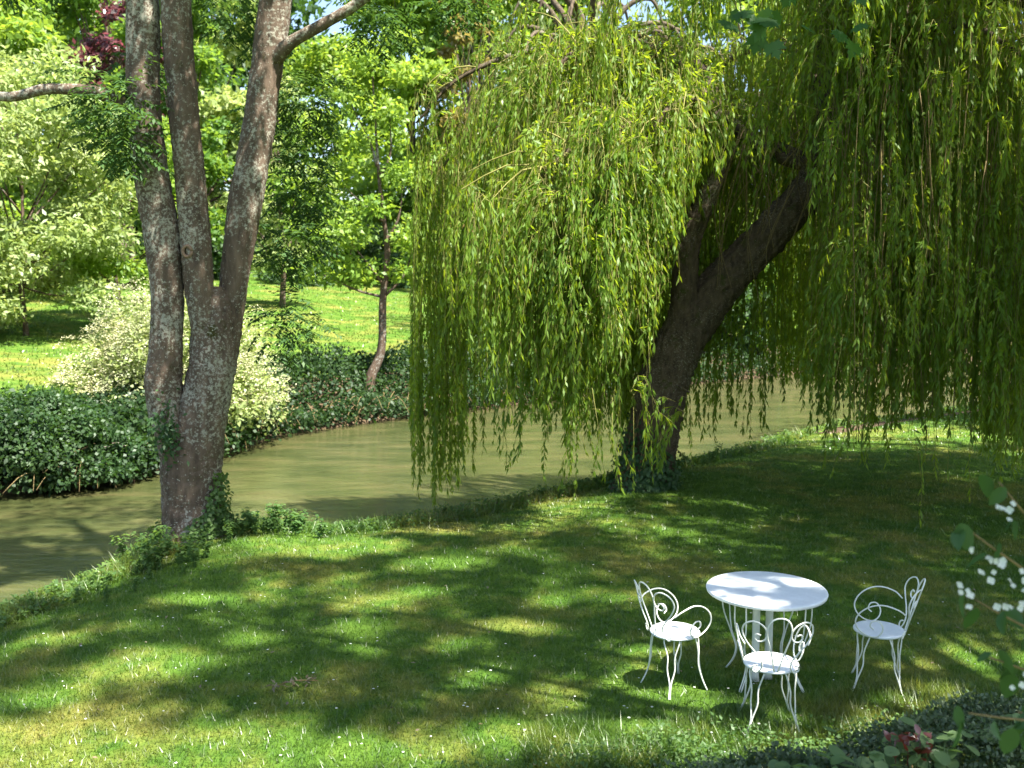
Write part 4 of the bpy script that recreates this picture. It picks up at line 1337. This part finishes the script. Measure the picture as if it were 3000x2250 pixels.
bl = empty('broad_leaved_shrub', (2.1, 4.55, 0), 'low shrub with rounded broad leaves growing over the box hedge', 'shrub')
root = np.array(bl.location)
b = MB()
tips = []
for i in range(46):
    t = U(0, 1)
    p = np.array([1.25 + 1.6 * t + U(-.1, .1), 4.52 + .48 * t + U(-.12, .2), .68 + U(-.03, .10)])
    s = np.array([1.5 + 1.1 * t, 4.4 + .35 * t, .0])
    pth = smooth_path([s, (s + p) / 2 + [U(-.05, .05), U(-.05, .05), .1], p], 8)
    tube(b, pth - root, np.linspace(.006, .003, 8), 5)
    tips.append(pth)
b.build('stems', M['stem'], bl, True)
cnt = 0
for pth in tips:
    for j in range(4):
        p = pth[7 - int(U(0, 2.5))] + rng.normal(size=3) * .035
        link('leaf', rleaf[cnt % 3], bl, tuple(p - root), (R(U(-28, 30)), R(U(-30, 30)), U(0, 6.28)), U(.055, .095))
        cnt += 1

rd = empty('red_leaved_shoot', (1.98, 4.72, .0), 'reddish brown shoot standing out of the hedge at the bottom edge', 'plant')
b = MB()
rl = outline_leaf([(x, y) for x, y in half_o] + [(-x, y) for x, y in half_o[-2:0:-1]], M['red'], 'leaf', .3)
for i, dx in enumerate((-.07, .0, .06, .11)):
    tube(b, smooth_path([(dx * .3, 0, 0), (dx * .7, 0, .45), (dx, 0, .78 + .03 * (i % 2))], 7), np.linspace(.005, .003, 7), 5)
b.build('stems', M['red'], rd)
for i in range(26):
    link('leaf', rl, rd, (U(-.08, .12), U(-.04, .04), U(.68, .80)), (R(U(10, 75)), R(U(-30, 30)), U(0, 6.28)), U(.04, .075))

mo = empty('mock_orange', (2.35, 3.0, 0), 'mock orange shrub with white blossom leaning in from the right edge', 'shrub')
root = np.array(mo.location)
b = MB()
twigs = []
for e in [(1.40, 3.0, 2.30), (1.47, 3.05, 2.05), (1.42, 2.95, 1.72), (1.55, 3.1, 2.42), (1.62, 2.9, 1.95), (1.5, 3.0, 1.88), (1.66, 3.05, 2.2), (1.6, 3.0, 1.7), (1.85, 3, 2.5), (1.9, 3.1, 2.1), (1.9, 2.9, 1.8)]:
    e = np.array(e)
    s = np.array([2.35 + U(-.1, .1), 3 + U(-.1, .1), 0])
    pth = smooth_path([s, s + [-.1, 0, 1.2], (s + e) / 2 + [.0, 0, .75], e], 16)
    tube(b, pth - root, np.linspace(.012, .003, 16), 5)
    twigs.append(pth)
b.build('stems', M['twig'], mo, True)
cnt = 0
for ti, pth in enumerate(twigs):
    for j in range(10):
        p = pth[15 - int(j * .55)]
        a = j * 2.4 + ti
        link('leaf', oleaf[cnt % 3], mo, tuple(p + rng.normal(size=3) * .025 - root), (R(U(-120, -35)), R(U(-40, 40)), a), U(.06, .105))
        cnt += 1
fm = []
for v in range(3):
    b = MB()
    for i in range(4):
        a = i * np.pi / 2 + .2 * v
        ca, sa = math.cos(a), math.sin(a)
        pt = np.array([(0, 0), (.3, .15), (.5, .5), (.42, .85), (.15, 1.0), (-.15, .97), (-.42, .85), (-.5, .5), (-.3, .15)]) * .02
        vv = np.stack([pt[:, 0] * -sa + pt[:, 1] * ca, pt[:, 0] * ca + pt[:, 1] * sa, pt[:, 1] * (.2 + .15 * v) + np.abs(pt[:, 0]) * .3 - 8 * pt[:, 1] ** 2], -1)
        b.add(np.vstack([vv, vv.mean(0) - [0, 0, .001]]), None, [(9, k, (k + 1) % 9) for k in range(9)], .5 + .1 * i)
    fm.append(b.mesh('flower', M['white_petal']))
fc = [(1.50, 2.93, 2.36), (1.44, 2.93, 2.19), (1.53, 2.93, 2.15), (1.57, 2.92, 2.14), (1.53, 2.93, 2.07), (1.47, 2.95, 2.20), (1.40, 2.93, 2.11), (1.56, 2.93, 1.82), (1.60, 2.93, 2.2), (1.62, 2.93, 2.12)]
for i, c in enumerate(fc):
    for j in range(5 if i < 8 else 3):
        link('flower', fm[(i + j) % 3], mo, tuple(np.array(c) + rng.normal(size=3) * .024 - root), (R(U(20, 80)), R(U(-30, 30)), U(-.6, .6)), U(.4, .65))
